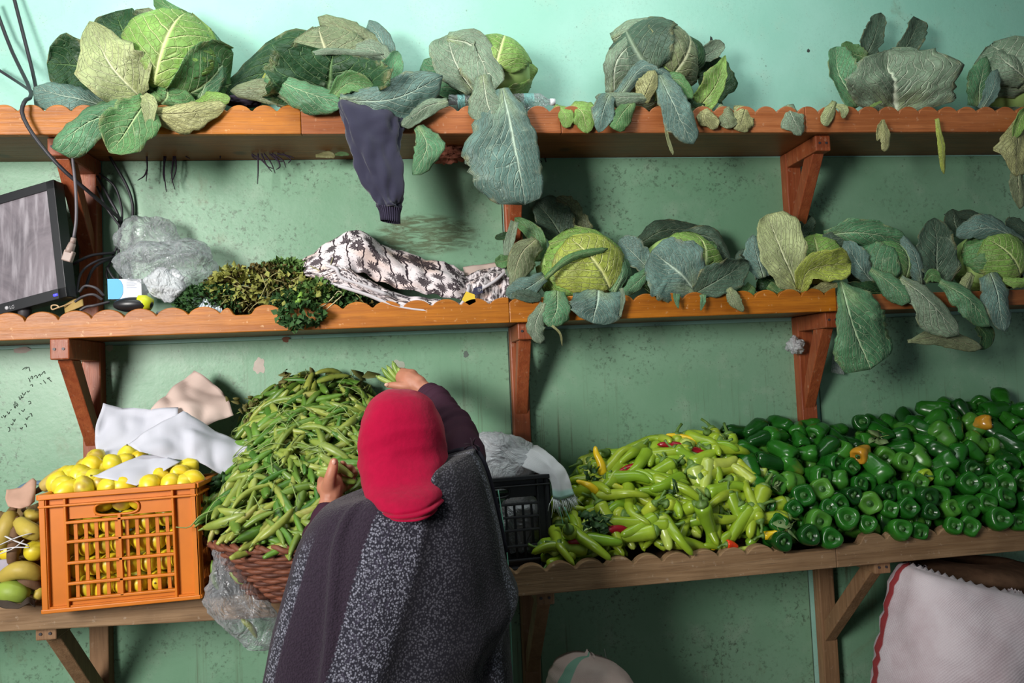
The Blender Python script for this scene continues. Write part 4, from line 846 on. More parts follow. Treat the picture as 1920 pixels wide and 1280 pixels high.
SPR = simple('sprig_leaf_dark', (52, 84, 44), .5, .3, .25, 40); SPR2 = simple('sprig_leaf_grey', (110, 132, 84), .55, .3, .2, 40)
sprig('dark wilted sprig beside the short red chilli', 1112, 978, .345, 36, .030, SPR, .022); sprig('two dark leaves on the centre of the chilli heap', 1272, 925, .30, 5, .045, SPR, .008); sprig('wilted stalky sprig at right of the chilli heap', 1352, 950, .31, 26, .022, SPR2, .020)
sprig('small sprig behind the upright yellow chilli', 1112, 890, .20, 14, .026, SPR, .014); sprig('grey-green sprig at the right end of the bell pepper pile', 1880, 915, .30, 16, .035, SPR2, .022); sprig('pale leaf sprig at the top of the bell pepper pile', 1640, 822, .17, 7, .04, SPR2, .012)
sprig('grey leaf lying between two bell peppers at left of the pile', 1448, 905, .29, 6, .036, SPR2, .012); sprig('green leaf hanging between the front bell peppers', 1480, 985, .385, 3, .05, SPR2, .006)
sprig('leafy sprig in the centre of the pea pods', 615, 830, .28, 26, .028, simple('sprig_leaf_green', (84, 128, 60), .5, .3, .2, 40), .022); sprig('broad round pea leaves in the lower heap', 575, 935, .42, 12, .05, simple('pea_leaf', (100, 148, 92), .5, .3, .15, 40), .05)
sprig('dry pea stalks at the top of the heap against the wall', 655, 745, .06, 60, .05, simple('dry_stalk_leaf', (92, 96, 48), .6, .3, .25, 40), .05); sprig('dark leafy pods at the lower left rim of the basket', 430, 905, .36, 30, .035, SPR, .03)
DRY = simple('dry_stalk_leaf2', (108, 104, 58), .7, .25, .3, 40)
sprig('tangled dry stalks at the left shoulder of the pea heap', 482, 765, .12, 30, .024, DRY, .03); sprig('dry pods and stalks at the very top of the pea heap', 560, 715, .07, 30, .032, DRY, .03); sprig('dark green pea leaves in the middle of the heap by the paper', 500, 860, .33, 18, .034, SPR, .03); sprig('wilted leaves low in the pea heap above the rim', 520, 965, .50, 22, .034, SPR2, .04)
g = G()
for i in range(60):
    x = RNG.uniform(BX-.24, BX+.2); Y = RNG.uniform(.07, .55)
    if not pea_seen(x, Y): continue
    p, n = heap_frame(pea_z, x, Y, .024); t_ = tangent(n); b_ = n*RNG.uniform(.004, .02); tube(g, catmull([tuple(p), tuple(p+t_*.035+b_), tuple(p+t_*.07), tuple(p+t_*.10+rdir()*.02)], 9), .0014, 4)
o = obj('pea_vines', g, simple('pea_vine', (128, 148, 84), .6)); tag(o, 'thin curling pea vine stalks strewn over the heap of pods', 'stalks', kind='stuff')
# ================================================================== things on and under the two upper shelves
def pts(*a, Y=None):
    return [P(p[0], p[1], p[2] if len(p) > 2 else Y) for p in a]
def cable(label, p, r=.004, mat=None, name='cable', n=24, cat='cable'):
    g = G(); tube(g, catmull([tuple(q) for q in pts(*p)], n), r, 7); return tag(obj(name, g, mat or CABLE), label, cat)
# --- computer screen
mon = thing('computer_monitor', 'dusty black computer monitor at the left end of the middle shelf', 'monitor', P(60, 590, .15))
TRc, BRc, TLc = P(100, 336, .215), P(125, 556, .235), P(-125, 402, .10)
a_ = TRc-TLc; b_ = TRc-BRc; n_ = a_.cross(b_).normalized()
if n_.y < 0: n_ = -n_
a_l, b_l = a_.normalized(), b_.normalized(); Wm, Hm = a_.length, b_.length; o_ = BRc-a_
g = G(); obox(g, o_+n_*.006, a_, b_, n_*.036); bevel(obj('casing', g, BLACK, mon, False), .004)
g = G()
for q0, w_, h_ in ((o_, a_, b_l*.030), (o_+b_-b_l*.026, a_, b_l*.026), (o_, a_l*.026, b_), (o_+a_-a_l*.026, a_l*.026, b_)): obox(g, q0, w_, h_, n_*.012)
bevel(obj('bezel', g, BLACK, mon, False), .0015)
t = NT('dusty_screen'); u = t.coord('Object'); k = t.noise(u, 6, 6, .7, 1.0); k2 = t.noise(t.coord('Object', (22, 22, 3)), 2, 4)
t.bump(k, .05); SCRM = t.done(t.mix(t.ss(k2, .45, .75), t.mix(t.ss(k, .3, .7), srgb((92, 86, 92)), srgb((124, 116, 122))), srgb((152, 146, 152))), .35, .5)
g = G(); obox(g, o_+a_l*.024+b_l*.028+n_*.004, a_-a_l*.048, b_-b_l*.052, n_*.004); obj('screen', g, SCRM, mon, False)
LEDM = NT('power_light'); LEDM.put(LEDM.b.inputs['Emission Color'], srgb((60, 60, 255))); LEDM.b.inputs['Emission Strength'].default_value = 2.5; LEDM = LEDM.done(srgb((60, 60, 220)), .4)
g = G(); tube(g, [o_+a_-a_l*.040+b_l*.013, o_+a_-a_l*.028+b_l*.013], .0035, 8); obj('power_light', g, LEDM, mon)
LOGO = simple('logo_grey', (170, 168, 172), .5)
def text(body, name, o, xd, yd, size, mat, parent, depth=.0004):
    c = bpy.data.curves.new(name, 'FONT'); c.body = body; c.size = size; c.extrude = depth; c.materials.append(mat)
    ob = bpy.data.objects.new(name, c); COL.objects.link(ob); xd, yd = Vector(xd).normalized(), Vector(yd).normalized(); zd = xd.cross(yd).normalized()
    dg = bpy.context.evaluated_depsgraph_get(); me = bpy.data.meshes.new_from_object(ob.evaluated_get(dg)); bpy.data.objects.remove(ob); ob = bpy.data.objects.new(name, me); COL.objects.link(ob)
    M = Matrix((xd, yd, zd)).transposed().to_4x4(); M.translation = Vector(o)-WO[parent.name]; ob.parent = parent; ob.matrix_local = M; WO[ob.name] = Vector(o); return ob
lp = o_+a_-a_l*.185+b_l*.007-n_*.001
text('LG', 'logo_lettering', lp, a_l, b_l, .014, LOGO, mon)
g = G(); ball(g, lp-a_l*.009+b_l*.006, (.0055, .002, .0055), 12, 8); obj('logo_disc', g, LOGO, mon)
sc = o_+a_*.62
g = G(); zb = Z_MT(sc.x); tube(g, [(sc.x, sc.y+.03, zb+.01), (sc.x, sc.y+.03, (o_+a_).z+.04)], .018, 10); obj('stand_neck', g, DARKGREY, mon)
g = G(); box(g, (sc.x-.11, sc.y-.01, zb), (sc.x+.11, sc.y+.09, zb+.012)); bevel(obj('stand_base', g, BLACK, mon, False), .004)
# --- cables
cable('thick black cable coming down from the top left, uppermost of three', [(22, -20, .03), (45, 70, .05), (60, 130, .07), (68, 168, .12)], .0055)
cable('black cable looping over the shelf edge and down to the bracket', [(-12, 5, .03), (22, 95, .05), (58, 172, .20), (46, 190, .285), (42, 215, .295), (66, 258, .295), (112, 312, .285), (165, 358, .24), (228, 412, .10)], .0055)
cable('thin black cable entering from the left edge above the highest shelf', [(-12, 125, .03), (30, 152, .06), (60, 172, .19)], .0045)
pc = thing('power_lead', 'grey power lead with a tan plug hanging beside the monitor', 'cable', P(138, 290, .30))
g = G(); tube(g, catmull([tuple(q) for q in pts((134, 250, .27), (136, 292, .29), (142, 355, .29), (143, 410, .285), (138, 448, .28))], 20), .0042, 7); obj('lead', g, simple('lead_grey', (96, 90, 96), .5), pc)
TAN = simple('plug_tan', (150, 130, 122), .5)
g = G(); tube(g, pts((138, 446, .28), (136, 456, .28)), [.007, .008], 8); tube(g, pts((136, 456, .28), (132, 466, .28), (130, 474, .28)), [.011, .013, .014], 8, True, .8); obj('strain_relief', g, TAN, pc)
g = G(); q0, q1 = P(132, 470, .28), P(125, 490, .28); dx = (q1-q0); sx = Vector((0, 1, 0)).cross(dx).normalized(); obox(g, q0-sx*.013-Vector((0, .009, 0)), sx*.026, Vector((0, .018, 0)), dx); bevel(obj('plug', g, TAN, pc, False), .003)
for i, p in enumerate([[(205, 292, .05), (236, 345, .03), (248, 380, .02), (249, 412, .02)], [(186, 325, .06), (215, 350, .05), (228, 390, .05), (228, 425, .05)], [(182, 330, .05), (205, 372, .06), (222, 405, .06), (225, 440, .06)], [(182, 350, .06), (200, 390, .08), (226, 425, .07)],
        [(216, 474, .06), (175, 478, .12), (150, 488, .14), (138, 495, .14)], [(218, 480, .06), (180, 490, .13), (152, 512, .15), (143, 552, .16)], [(215, 484, .06), (190, 492, .1), (172, 508, .12), (160, 540, .12)], [(228, 440, .05), (212, 480, .06), (200, 510, .07), (204, 528, .07)], [(225, 430, .05), (222, 470, .05), (226, 520, .05), (228, 550, .06)], [(200, 500, .08), (212, 520, .08), (225, 530, .08), (230, 560, .09)]]):
    tag(cable('x', p, .0036 if i % 2 else .0044), 'black cable in the tangle behind the left bracket of the middle shelf', None, 'tangled cables by the left bracket')
for i, p in enumerate([[(192, 562, .19), (175, 552, .2), (155, 556, .2), (140, 566, .21)], [(195, 555, .17), (180, 540, .18), (160, 536, .18), (148, 548, .19)], [(205, 566, .2), (180, 572, .22), (162, 575, .22), (150, 582, .22)]]):
    tag(cable('x', p, .004, DARKGREY), 'dusty grey cable lying on the middle shelf beside the monitor', None, 'dusty cables on the middle shelf')
# --- dried strands poking out under the highest shelf
STR = simple('dry_root', (46, 36, 48), .8, .2)
def strands(label, lst, Y0=.05):
    t = thing('dried_roots', label, 'roots', P(lst[0][0][0], lst[0][0][1], Y0))
    for s in lst:
        g = G(); q = catmull([tuple(x) for x in pts(*[(a, b, Y0) for a, b in s])], 10); tube(g, q, list(np.linspace(.0032, .0012, 10)), 5); obj('strand', g, STR, t)
strands('dark dried roots dangling under the highest shelf near the left bracket', [[(275, 288), (276, 315), (274, 340)], [(276, 318), (270, 330), (258, 338)], [(308, 288), (308, 325), (312, 360)], [(311, 290), (306, 322), (308, 340)], [(328, 288), (330, 318), (322, 342)], [(326, 290), (322, 330), (328, 355)], [(345, 288), (350, 294), (356, 297)], [(413, 288), (413, 298)], [(470, 288), (476, 296), (485, 299)]])
strands('tuft of dark dried stems under the highest shelf left of the sleeve', [[(484, 288), (484, 320), (483, 345)], [(472, 289), (490, 300), (510, 322)], [(495, 288), (508, 305), (516, 325)], [(505, 288), (520, 300), (530, 303)], [(510, 288), (530, 300), (536, 314)], [(520, 288), (540, 292), (552, 296)], [(490, 288), (500, 310), (512, 316)], [(530, 288), (545, 298), (540, 306)], [(515, 290), (525, 310), (518, 318)]], .08)
# --- clothes hanging and lying
NAVY = simple('navy_cotton', (46, 45, 64), .85, .2, .12, 9, .2)
NAVY.node_tree.nodes['Principled BSDF'].inputs['Sheen Weight'].default_value = .3
def loft(rings, nu=40, nv=30, fold=None, pw=1.0):
    """rings: (cx, cy, half width px, tilt px, Y, half depth m)"""
    C = catmull([tuple(P(r[0], r[1], r[4])) for r in rings], nv); H = catmull([((P(r[0]+r[2], r[1]+r[3], r[4])-P(r[0], r[1], r[4]))) for r in rings], nv); D = catmull([(r[5], 0, 0) for r in rings], nv)[:, 0]
    g = G()
    def fn(u, v):
        j = int(round(v*(nv-1))); an = 2*PI*u; c, s = math.cos(an), math.sin(an)
        c2, s2 = math.copysign(abs(c)**pw, c), math.copysign(abs(s)**pw, s)
        p = Vector(C[j])+Vector(H[j])*c2+Vector((0, -D[j]*s2, 0)); d = Vector(H[j]).normalized()*c+Vector((0, -s, 0))
        return p+d*(fold(an, v, p) if fold else 0)
    return grid(g, nu, nv, fn, True)
sl = thing('jacket_sleeve', 'navy jacket sleeve hanging over the front of the highest shelf', 'jacket', P(692, 205, .30))
g = loft([(690, 186, 54, 10, .24, .02), (692, 200, 62, 14, .300, .028), (698, 235, 56, 6, .315, .034), (706, 280, 48, 0, .315, .036), (716, 330, 39, 0, .315, .034), (728, 375, 27, 0, .315, .028), (730, 390, 23, 2, .315, .024)], 48, 40, lambda a, v, p: .005*math.sin(a*5+v*7)*(1-v*.3)+.018*nz((math.cos(a)*1.6, math.sin(a)*1.6, v*4), 1.5, 2)-.012*abs(nz((math.cos(a)*1.2, math.sin(a), v*7), 1.8, 6))+.004*math.sin(v*38+a*2)*max(0, v-.7))
solid(obj('sleeve', g, NAVY, sl), .002)
t = NT('ribbed_cuff'); x = t.coord('UV'); wv = t.math('SINE', t.math('MULTIPLY', t.sep(x)[0], 190)); t.bump(wv, .8, .004); CUFF = t.done(t.mix(t.ss(wv, -1, 1), srgb((38, 34, 50)), srgb((72, 66, 88))), .9, .2)
g = loft([(730, 388, 23, 2, .315, .022), (731, 400, 19, 2, .315, .020), (732, 416, 18, 3, .315, .019)], 48, 8); solid(obj('cuff', g, CUFF, sl), .003)
def fluffy(name, label, px, py, Y, rx, ry, mat, cat, dep=.03, amp=.25, fr=34):
    k = PXM(Y); g = G(); c = P(px, py, Y); ball(g, c, (rx*k, dep, ry*k), 40, 26, lambda d: 1+amp*nz(d, fr*.12, px)+amp*.7*nz(d, fr*.3, py)); return tag(obj(name, g, mat), label, cat)
fluffy('knitted_cloth', 'pink knitted cloth bunched under the sprawling cabbage', 545, 188, .20, 36, 12, simple('pink_wool', (206, 164, 160), .95, .1, .25, 120, 1.0), 'cloth')
fluffy('dark_cloth', 'dark cloth stuffed behind the scallops between the first two cabbages', 455, 190, .18, 34, 10, simple('dark_cloth', (52, 46, 58), .9, .1, .2, 30, .4), 'cloth')
fluffy('brown_wool', 'ragged brown fleece sticking out below the highest shelf', 838, 288, .10, 42, 15, simple('brown_fleece', (150, 92, 74), .95, .1, .3, 90, 1.0), 'cloth', .05, .4)
def bottle(label, px, py, Y, L, r):
    c = P(px, py, Y); g = G(); k = [(-.5, .75), (-.47, 1), (-.3, 1), (-.28, .93), (-.24, 1), (-.05, 1), (-.03, .93), (.01, 1), (.22, 1), (.36, .55), (.42, .36), (.5, .36)]
    tube(g, [c+Vector((t*L, 0, 0)) for t, _ in k], [r*q for _, q in k], 16); b = obj('water_bottle', g, FILM, None); tag(b, label, 'bottle')
    g = G(); tube(g, [c+Vector((.5*L-.004, 0, 0)), c+Vector((.5*L+.012, 0, 0))], r*.42, 12); obj('bottle_cap', g, simple('cap_white', (220, 224, 228), .4), b)
    g = G(); tube(g, [c+Vector((-.2*L, 0, 0)), c+Vector((.05*L, 0, 0))], r*1.01, 16, False); obj('bottle_label', g, plastic_film('label_film', (150, 220, 215), .35, .5), b)
bottle('clear water bottle lying right of the cabbage with the huge hanging leaf', 996, 191, .18, .13, .026); bottle('clear bottle lying left of the huge hanging cabbage leaf', 868, 192, .20, .09, .024)
# patterned cloth
t = NT('black_white_floral_print'); uv = t.coord('UV', (1, 1, 1)); di = t.noise(uv, 8, 3)
sc_ = t.new('ShaderNodeVectorMath', operation='MULTIPLY'); wp = t.new('ShaderNodeTexNoise'); t.put(wp.inputs['Vector'], uv); wp.inputs['Scale'].default_value = 9; wa = t.new('ShaderNodeVectorMath', operation='MULTIPLY_ADD'); t.put(wa.inputs[0], wp.outputs['Color']); wa.inputs[1].default_value = (.07, .10, 0); t.put(wa.inputs[2], uv); t.put(sc_.inputs[0], wa.outputs[0]); sc_.inputs[1].default_value = (11.0, 7.0, 1)
vo = t.vor(sc_.outputs[0], 1.0, 'F1', .55); loc = t.new('ShaderNodeVectorMath', operation='SUBTRACT'); t.put(loc.inputs[0], sc_.outputs[0]); t.put(loc.inputs[1], vo.outputs['Position'])
lx, ly, _ = t.sep(loc.outputs[0]); an = t.math('ARCTAN2', ly, lx); pet = t.math('SINE', t.math('MULTIPLY', an, 14)); rr = vo.outputs['Distance']
fl = t.ss(t.math('ADD', rr, t.math('MULTIPLY', pet, .07)), .50, .44); ringm = t.math('MULTIPLY', t.ss(rr, .13, .10), t.ss(rr, .05, .08))
wv_ = t.new('ShaderNodeTexWave'); t.put(wv_.inputs['Vector'], sc_.outputs[0]); wv_.inputs['Scale'].default_value = .16; wv_.inputs['Distortion'].default_value = 5; wv_.inputs['Detail Scale'].default_value = .6; ln = t.math('MULTIPLY', t.ss(t.math('ABSOLUTE', t.math('SUBTRACT', wv_.outputs['Fac'], .5)), .11, .06), t.ss(rr, .36, .44)); ray = t.math('MULTIPLY', t.ss(t.math('SINE', t.math('MULTIPLY', an, 18)), .2, .7), t.ss(rr, .14, .2))
dots = t.ss(t.vor(sc_.outputs[0], 6.0).outputs['Distance'], .22, .16)
mk = t.math('MAXIMUM', t.math('MAXIMUM', t.math('SUBTRACT', fl, t.math('MAXIMUM', ringm, t.math('MULTIPLY', ray, .22))), ln), t.math('MULTIPLY', dots, .7))
bg = t.mix(t.ss(t.noise(uv, 3, 2), .45, .7), srgb((216, 206, 208)), srgb((206, 178, 166))); t.bump(t.noise(uv, 90, 2), .3, .003)
PRINT = t.done(t.mix(mk, bg, srgb((52, 42, 48))), .9, .15); HEM = simple('pale_hem', (196, 190, 194), .9, .1, .1, 60)
jk = thing('floral_jacket', 'black and white floral print jacket bundled on the middle shelf', 'jacket', P(730, 575, .15))
def cloth(rows, nm='cloth_fold', par=None, mat=None, **k):
    g = G(); sheet(g, rows, lin=False, **k); return solid(obj(nm, g, mat or PRINT, par or jk), .003)
cloth([[(578, 520, .04), (620, 492, .03), (672, 470, .03), (725, 490, .03), (800, 520, .03), (868, 545, .04)], [(568, 490, .09), (622, 454, .07), (670, 431, .07), (722, 462, .07), (800, 488, .08), (868, 514, .09)], [(566, 500, .16), (628, 474, .19), (684, 462, .20), (742, 496, .20), (820, 518, .19), (879, 540, .17)], [(574, 516, .19), (636, 502, .225), (690, 520, .20), (762, 545, .20), (830, 556, .20), (870, 562, .20)]], cr=.011, nu=48, nv=34, freq=11, seed=2)
cloth([[(570, 512, .17), (620, 506, .215), (662, 512, .20), (720, 540, .19), (790, 560, .20), (862, 566, .2)], [(576, 520, .20), (630, 522, .235), (668, 528, .225), (725, 556, .225), (790, 572, .23), (866, 574, .23)], [(600, 526, .20), (640, 536, .237), (690, 552, .24), (740, 572, .24), (800, 581, .24), (868, 580, .235)]], 'lower_fold', cr=.008, nu=44, nv=18, seed=6)
cloth([[(600, 512, .22), (640, 500, .235), (680, 524, .235), (730, 545, .23)], [(612, 520, .23), (645, 516, .245), (680, 538, .245), (720, 552, .24)], [(618, 530, .225), (650, 532, .245), (690, 548, .245), (730, 560, .24)]], 'cuff_fold', cr=.006, nu=26, nv=12, seed=9)
cloth([[(866, 522, .12), (905, 506, .10), (955, 497, .10)], [(876, 545, .19), (915, 528, .19), (955, 522, .17)], [(882, 578, .22), (918, 574, .22), (955, 574, .2)]], 'side_fold', cr=.012, nu=26, nv=20, seed=12, freq=14)
for p in ([(600, 526, .20), (640, 537, .242), (690, 553, .245), (740, 573, .245), (800, 582, .245), (850, 581, .242), (872, 560, .23), (880, 535, .19)], [(612, 498, .235), (630, 504, .25), (640, 520, .25), (672, 532, .25), (725, 552, .245)], [(880, 566, .22), (900, 545, .215), (930, 525, .2), (952, 505, .18)]):
    g = G(); tube(g, catmull([tuple(q) for q in pts(*p)], 30), .0055, 7); obj('hem', g, HEM, jk)
g = G(); ext(g, pts((866, 562, .25), (874, 546, .25), (890, 552, .25), (892, 566, .25), (880, 572, .25)), (0, .004, 0)); obj('yellow_tag', g, simple('tag_yellow', (222, 188, 50), .6), jk, False)
g = G(); ext(g, pts((884, 556, .245), (888, 540, .245), (904, 536, .245), (906, 548, .245)), (0, .003, 0)); lb = obj('navy_label', g, simple('tag_navy', (40, 40, 66), .6), jk, False)
q = P(905, 539, .2465); text('HE', 'label_lettering', q, P(888, 543, .2465)-q, P(907, 548, .2465)-q, .014, LOGO, lb)
paper('white cloth-like sheet behind the patterned jacket and the bright cabbage', [[(868, 500, .06), (910, 495, .05), (948, 488, .05)], [(872, 518, .09), (915, 514, .09), (950, 508, .09)]], KRAFT, cr=.004, nu=14, nv=8, seed=2)
# --- plastic bags
def bag(label, px, py, Y, rx, ry, rz, mat, amp=.3, seed=0, name='plastic_bag', fr=2.0, cut=0.0):
    k = PXM(Y); g = G(); c = P(px, py, Y)
    ball(g, c, (rx*k, rz, ry*k), 44, 30, lambda d: 1+amp*.8*(nz(d, fr*.7, seed))-amp*.5*abs(nz(d, fr*1.6, seed+3))-amp*.35*abs(nz(d, fr*3.4, seed+5))); return tag(obj(name, g, mat), label, 'plastic bag')
bag('crumpled clear plastic bag on the middle shelf by the medicine box', 318, 500, .13, 92, 52, .09, FILM, .45, 3)
bag('thin filmy bag standing behind the crumpled clear one', 275, 448, .08, 56, 44, .05, FILM, .3, 8)
bag('whitish bunched bag knot on the middle shelf above the black tool', 312, 535, .19, 34, 30, .03, FILM_W, .5, 5)
# --- small clutter
BOXB = simple('box_blue', (92, 168, 222), .5, .3, .03); BOXW = simple('box_white', (228, 230, 236), .5, .3, .03)
mb = thing('medicine_box', 'small white and blue medicine box beside the clear plastic bag', 'box', P(232, 560, .17))
b0, b1, b3 = P(202, 561, .185), P(266, 560, .175), P(201, 523, .185); ax_, up_ = b1-b0, b3-b0
g = G(); obox(g, b0, ax_, up_, Vector((0, .05, 0))); bevel(obj('carton', g, BOXW, mb, False), .0015)
g = G(); arc = [b0+ax_*(.30+.16*math.cos(t))+up_*(.5+.5*math.sin(t)) for t in np.linspace(-PI/2, PI/2, 12)]; ext(g, [q-Vector((0, .0012, 0)) for q in [b0+ax_*.01, *arc, b0+up_+ax_*.01]], (0, .001, 0)); obj('blue_print', g, BOXB, mb, False)
g = G()
for k in range(4): obox(g, b0+ax_*.56+up_*(.82-.09*k)-Vector((0, .0006, 0)), ax_*(.30 if k % 2 else .24), up_*.03, (0, .0008, 0))
obj('print_lines', g, simple('print_grey', (130, 140, 160), .6), mb, False)
tl = thing('handheld_tool', 'black rounded hand tool with a lime yellow end on the middle shelf', 'tool', P(255, 578, .21))
g = G(); ball(g, P(250, 571, .215), (.055, .03, .022), 24, 14); obj('tool_body', g, BLACK, tl)
g = G(); tube(g, pts((261, 568, .216), (272, 568, .216), (284, 571, .216)), [.0235, .0235, .017], 20, True, 1.0); obj('lime_band', g, simple('lime_plastic', (196, 206, 40), .4), tl)
g = G(); q = P(292, 584, .21); box(g, (q.x, q.y, Z_MT(q.x)), (q.x+.075, q.y+.06, Z_MT(q.x)+.045)); t_ = tag(bevel(obj('metal_box', g, simple('grey_metal', (104, 112, 116), .5, .5, .1, 12, 0), None, False), .004), 'small grey metal box right of the lime-banded tool', 'box')
kb = thing('keyboard', 'black slab with buttons lying behind the scallops left of the herbs', 'keyboard', P(245, 598, .215)); k0, k1 = P(150, 597, .222), P(342, 592, .222); zz = Z_MT(k0.x)
g = G(); box(g, (k0.x, k0.y, zz), (k1.x, k0.y+.07, zz+.022)); bevel(obj('slab', g, BLACK, kb, False), .003)
for i in range(12):
    for j in range(3): g = G(); x = k0.x+.012+i*(k1.x-k0.x-.024)/12; box(g, (x, k0.y+.008+j*.02, zz+.022), (x+.014, k0.y+.022+j*.02, zz+.026)); obj('button', g, DARKGREY, kb, False)
tw = thing('packing_scrap', 'tan folded packing scrap with a wire ring by the monitor stand', 'scrap', P(130, 585, .2))
g = G(); sheet(g, [[(120, 572, .2), (140, 562, .2), (156, 561, .19)], [(122, 586, .215), (142, 580, .215), (157, 574, .21)]], 12, 8, cr=.004); solid(obj('folded_scrap', g, simple('tan_card', (156, 128, 70), .7), tw), .002)
g = G(); tube(g, catmull([tuple(q) for q in pts((150, 560, .2), (128, 570, .21), (108, 577, .22), (98, 580, .22), (97, 573, .22), (106, 572, .22), (112, 577, .22))], 24), .0022, 6); obj('wire_ring', g, simple('tan_wire', (180, 150, 110), .5), tw)
fm = NT('face_mask_blue'); x = t = None
uvm = fm.coord('UV'); pl = fm.math('SINE', fm.math('MULTIPLY', fm.sep(uvm)[0], 45)); fm.bump(pl, .6, .004); MASK = fm.done(fm.mix(fm.ss(fm.sep(uvm)[1], .2, .9), srgb((206, 216, 224)), srgb((140, 184, 212))), .8, .2)
g = G(); sheet(g, [[(384, 556, .19), (398, 560, .2), (416, 578, .21)], [(374, 574, .215), (390, 582, .22), (418, 592, .22)], [(362, 592, .225), (380, 600, .225), (416, 602, .22)]], 16, 10, cr=.002); tag(solid(obj('face_mask', g, MASK), .0015), 'pale blue pleated face mask lying against the herbs', 'face mask')
# --- herbs
def herb(label, blobs, cat='herbs', name='herb_bunch'):
    t = thing(name, label, cat, P(*blobs[0][1:4]))
    for (mat, px, py, Y, rx, ry, n, size) in blobs:
        k = PXM(Y); g = G(); c = P(px, py, Y)
        for i in range(int(n*1.7)):
            u = rdir(); p = c+Vector((u.x*rx*k, u.y*.045, u.z*ry*k))*RNG.uniform(.72, 1.02); d_ = (u+rdir()*.9).normalized(); w_ = d_.cross(rdir()).normalized(); s_ = size*RNG.uniform(.45, 1.0); nn = d_.cross(w_)*s_*.25
            g.add([p, p+d_*s_*.45+w_*s_*.38+nn, p+d_*s_*.5, p+d_*s_*.45-w_*s_*.38+nn, p+d_*s_], [(0, 1, 2), (0, 2, 3), (1, 4, 2), (2, 4, 3)])
        o = obj('leaves', g, mat, t); o['kind'] = 'stuff'
    return t
HD, HY, HBn, HM = simple('herb_dark', (58, 92, 48), .6, .25, .3, 60), simple('herb_yellow', (146, 148, 74), .6, .25, .25, 60), simple('herb_brown', (96, 84, 44), .7, .2, .3, 60), simple('herb_mid', (92, 124, 62), .6, .25, .3, 60)
hb = herb('heap of wilting green and yellowing herbs on the middle shelf', [(HBn, 500, 545, .14, 110, 46, 1700, .022), (HD, 395, 565, .17, 60, 30, 900, .018), (HY, 440, 535, .18, 42, 34, 170, .026), (HM, 540, 520, .13, 60, 32, 500, .022), (HD, 600, 568, .19, 90, 30, 1100, .02), (HY, 530, 545, .20, 60, 30, 90, .024), (HM, 600, 555, .21, 50, 26, 240, .024), (HBn, 660, 580, .19, 50, 14, 260, .016), (HD, 565, 590, .265, 40, 16, 160, .028), (HD, 550, 606, .275, 14, 8, 30, .024), (HY, 605, 545, .225, 14, 10, 24, .024)])
g = G()
for i in range(70):
    q = P(RNG.uniform(410, 680), RNG.uniform(515, 588), RNG.uniform(.16, .235)); d_ = rdir(); d_.y *= .4; tube(g, [q, q+d_*.03+Vector((0, 0, .004)), q+d_*.06], .0016, 4)
o = obj('stalks', g, simple('herb_stalk', (140, 134, 84), .6), hb); o['kind'] = 'stuff'
cable('pale thread looping over the herbs', [(590, 566, .235), (604, 574, .25), (622, 560, .25), (634, 546, .24), (642, 552, .24), (628, 566, .25), (612, 580, .25)], .0016, simple('thread_pale', (190, 180, 140), .7), 'thread', 26, 'thread')
one = G(); tube(one, pts((556, 573, .235), (562, 560, .24), (566, 548, .235)), [.008, .009, .006], 8); tag(obj('green_stem_piece', one, simple('stem_bright', (130, 172, 66), .5)), 'short thick bright green stem lying on the herbs', 'stem')
bag('small pinkish clear bag tucked behind the right middle bracket', 1491, 648, .07, 17, 18, .03, FILM_W, .5, 11, fr=3)
paper('clear plastic sleeve stuck to the wall beside the hanging cabbage leaf', [[(1562, 654, .03), (1585, 656, .03)], [(1558, 698, .035), (1583, 702, .035)]], plastic_film('sleeve_film', (200, 210, 205), .25, .4), cr=.002, nu=8, nv=8)
# ================================================================== the woman at the counter, seen from behind
PYc = .70
per = thing('person', 'person in a red headscarf and dark patterned shawl picking pea pods, seen from behind', 'person', Vector((P(735, 1100, PYc).x, -PYc, 0)))
def blob(chains, voxel, name, mat, parent, smooth=6):
    """union of tapered capsules melted into one continuous skin"""
    g = G()
    for path, rad in chains:
        q = [Vector(p) for p in path]
        tube(g, catmull([tuple(p) for p in q], max(4, len(q)*3)), list(catmull([(r, 0, 0) for r in rad], max(4, len(q)*3))[:, 0]), 12)
        ball(g, q[0], rad[0], 12, 8); ball(g, q[-1], rad[-1], 12, 8)
    o = obj(name, g, mat, parent); m = o.modifiers.new('skin', 'REMESH'); m.mode = 'VOXEL'; m.voxel_size = voxel; m.use_smooth_shade = True
    s = o.modifiers.new('relax', 'SMOOTH'); s.factor = .5; s.iterations = smooth
    dg = bpy.context.evaluated_depsgraph_get(); me = bpy.data.meshes.new_from_object(o.evaluated_get(dg)); o.modifiers.clear(); me.name = name; o.data = me
    if not me.materials: me.materials.append(mat)
    return o
t = NT('skin_brown'); ob = t.coord('Object'); n = t.noise(ob, 30, 4); n2 = t.noise(ob, 220, 2); t.bump(n2, .15, .001); SKIN = t.done(t.mix(n, srgb((150, 96, 74)), srgb((190, 130, 104))), .5, .35)
SKIN.node_tree.nodes['Principled BSDF'].inputs['Subsurface Weight'].default_value = .06
HC = P(755, 822, .64); NB = P(764, 925, .70); gx = HC.x
def v3(px, py, Y): return P(px, py, Y)
SL, SR = v3(672, 1000, .68), v3(872, 905, .68); HIP = Vector((P(735, 1300, PYc).x, -PYc-.02, .80))
EL, WL = v3(604, 1050, .64), v3(617, 945, .595); ER, WR = v3(862, 826, .50), v3(797, 732, .305)
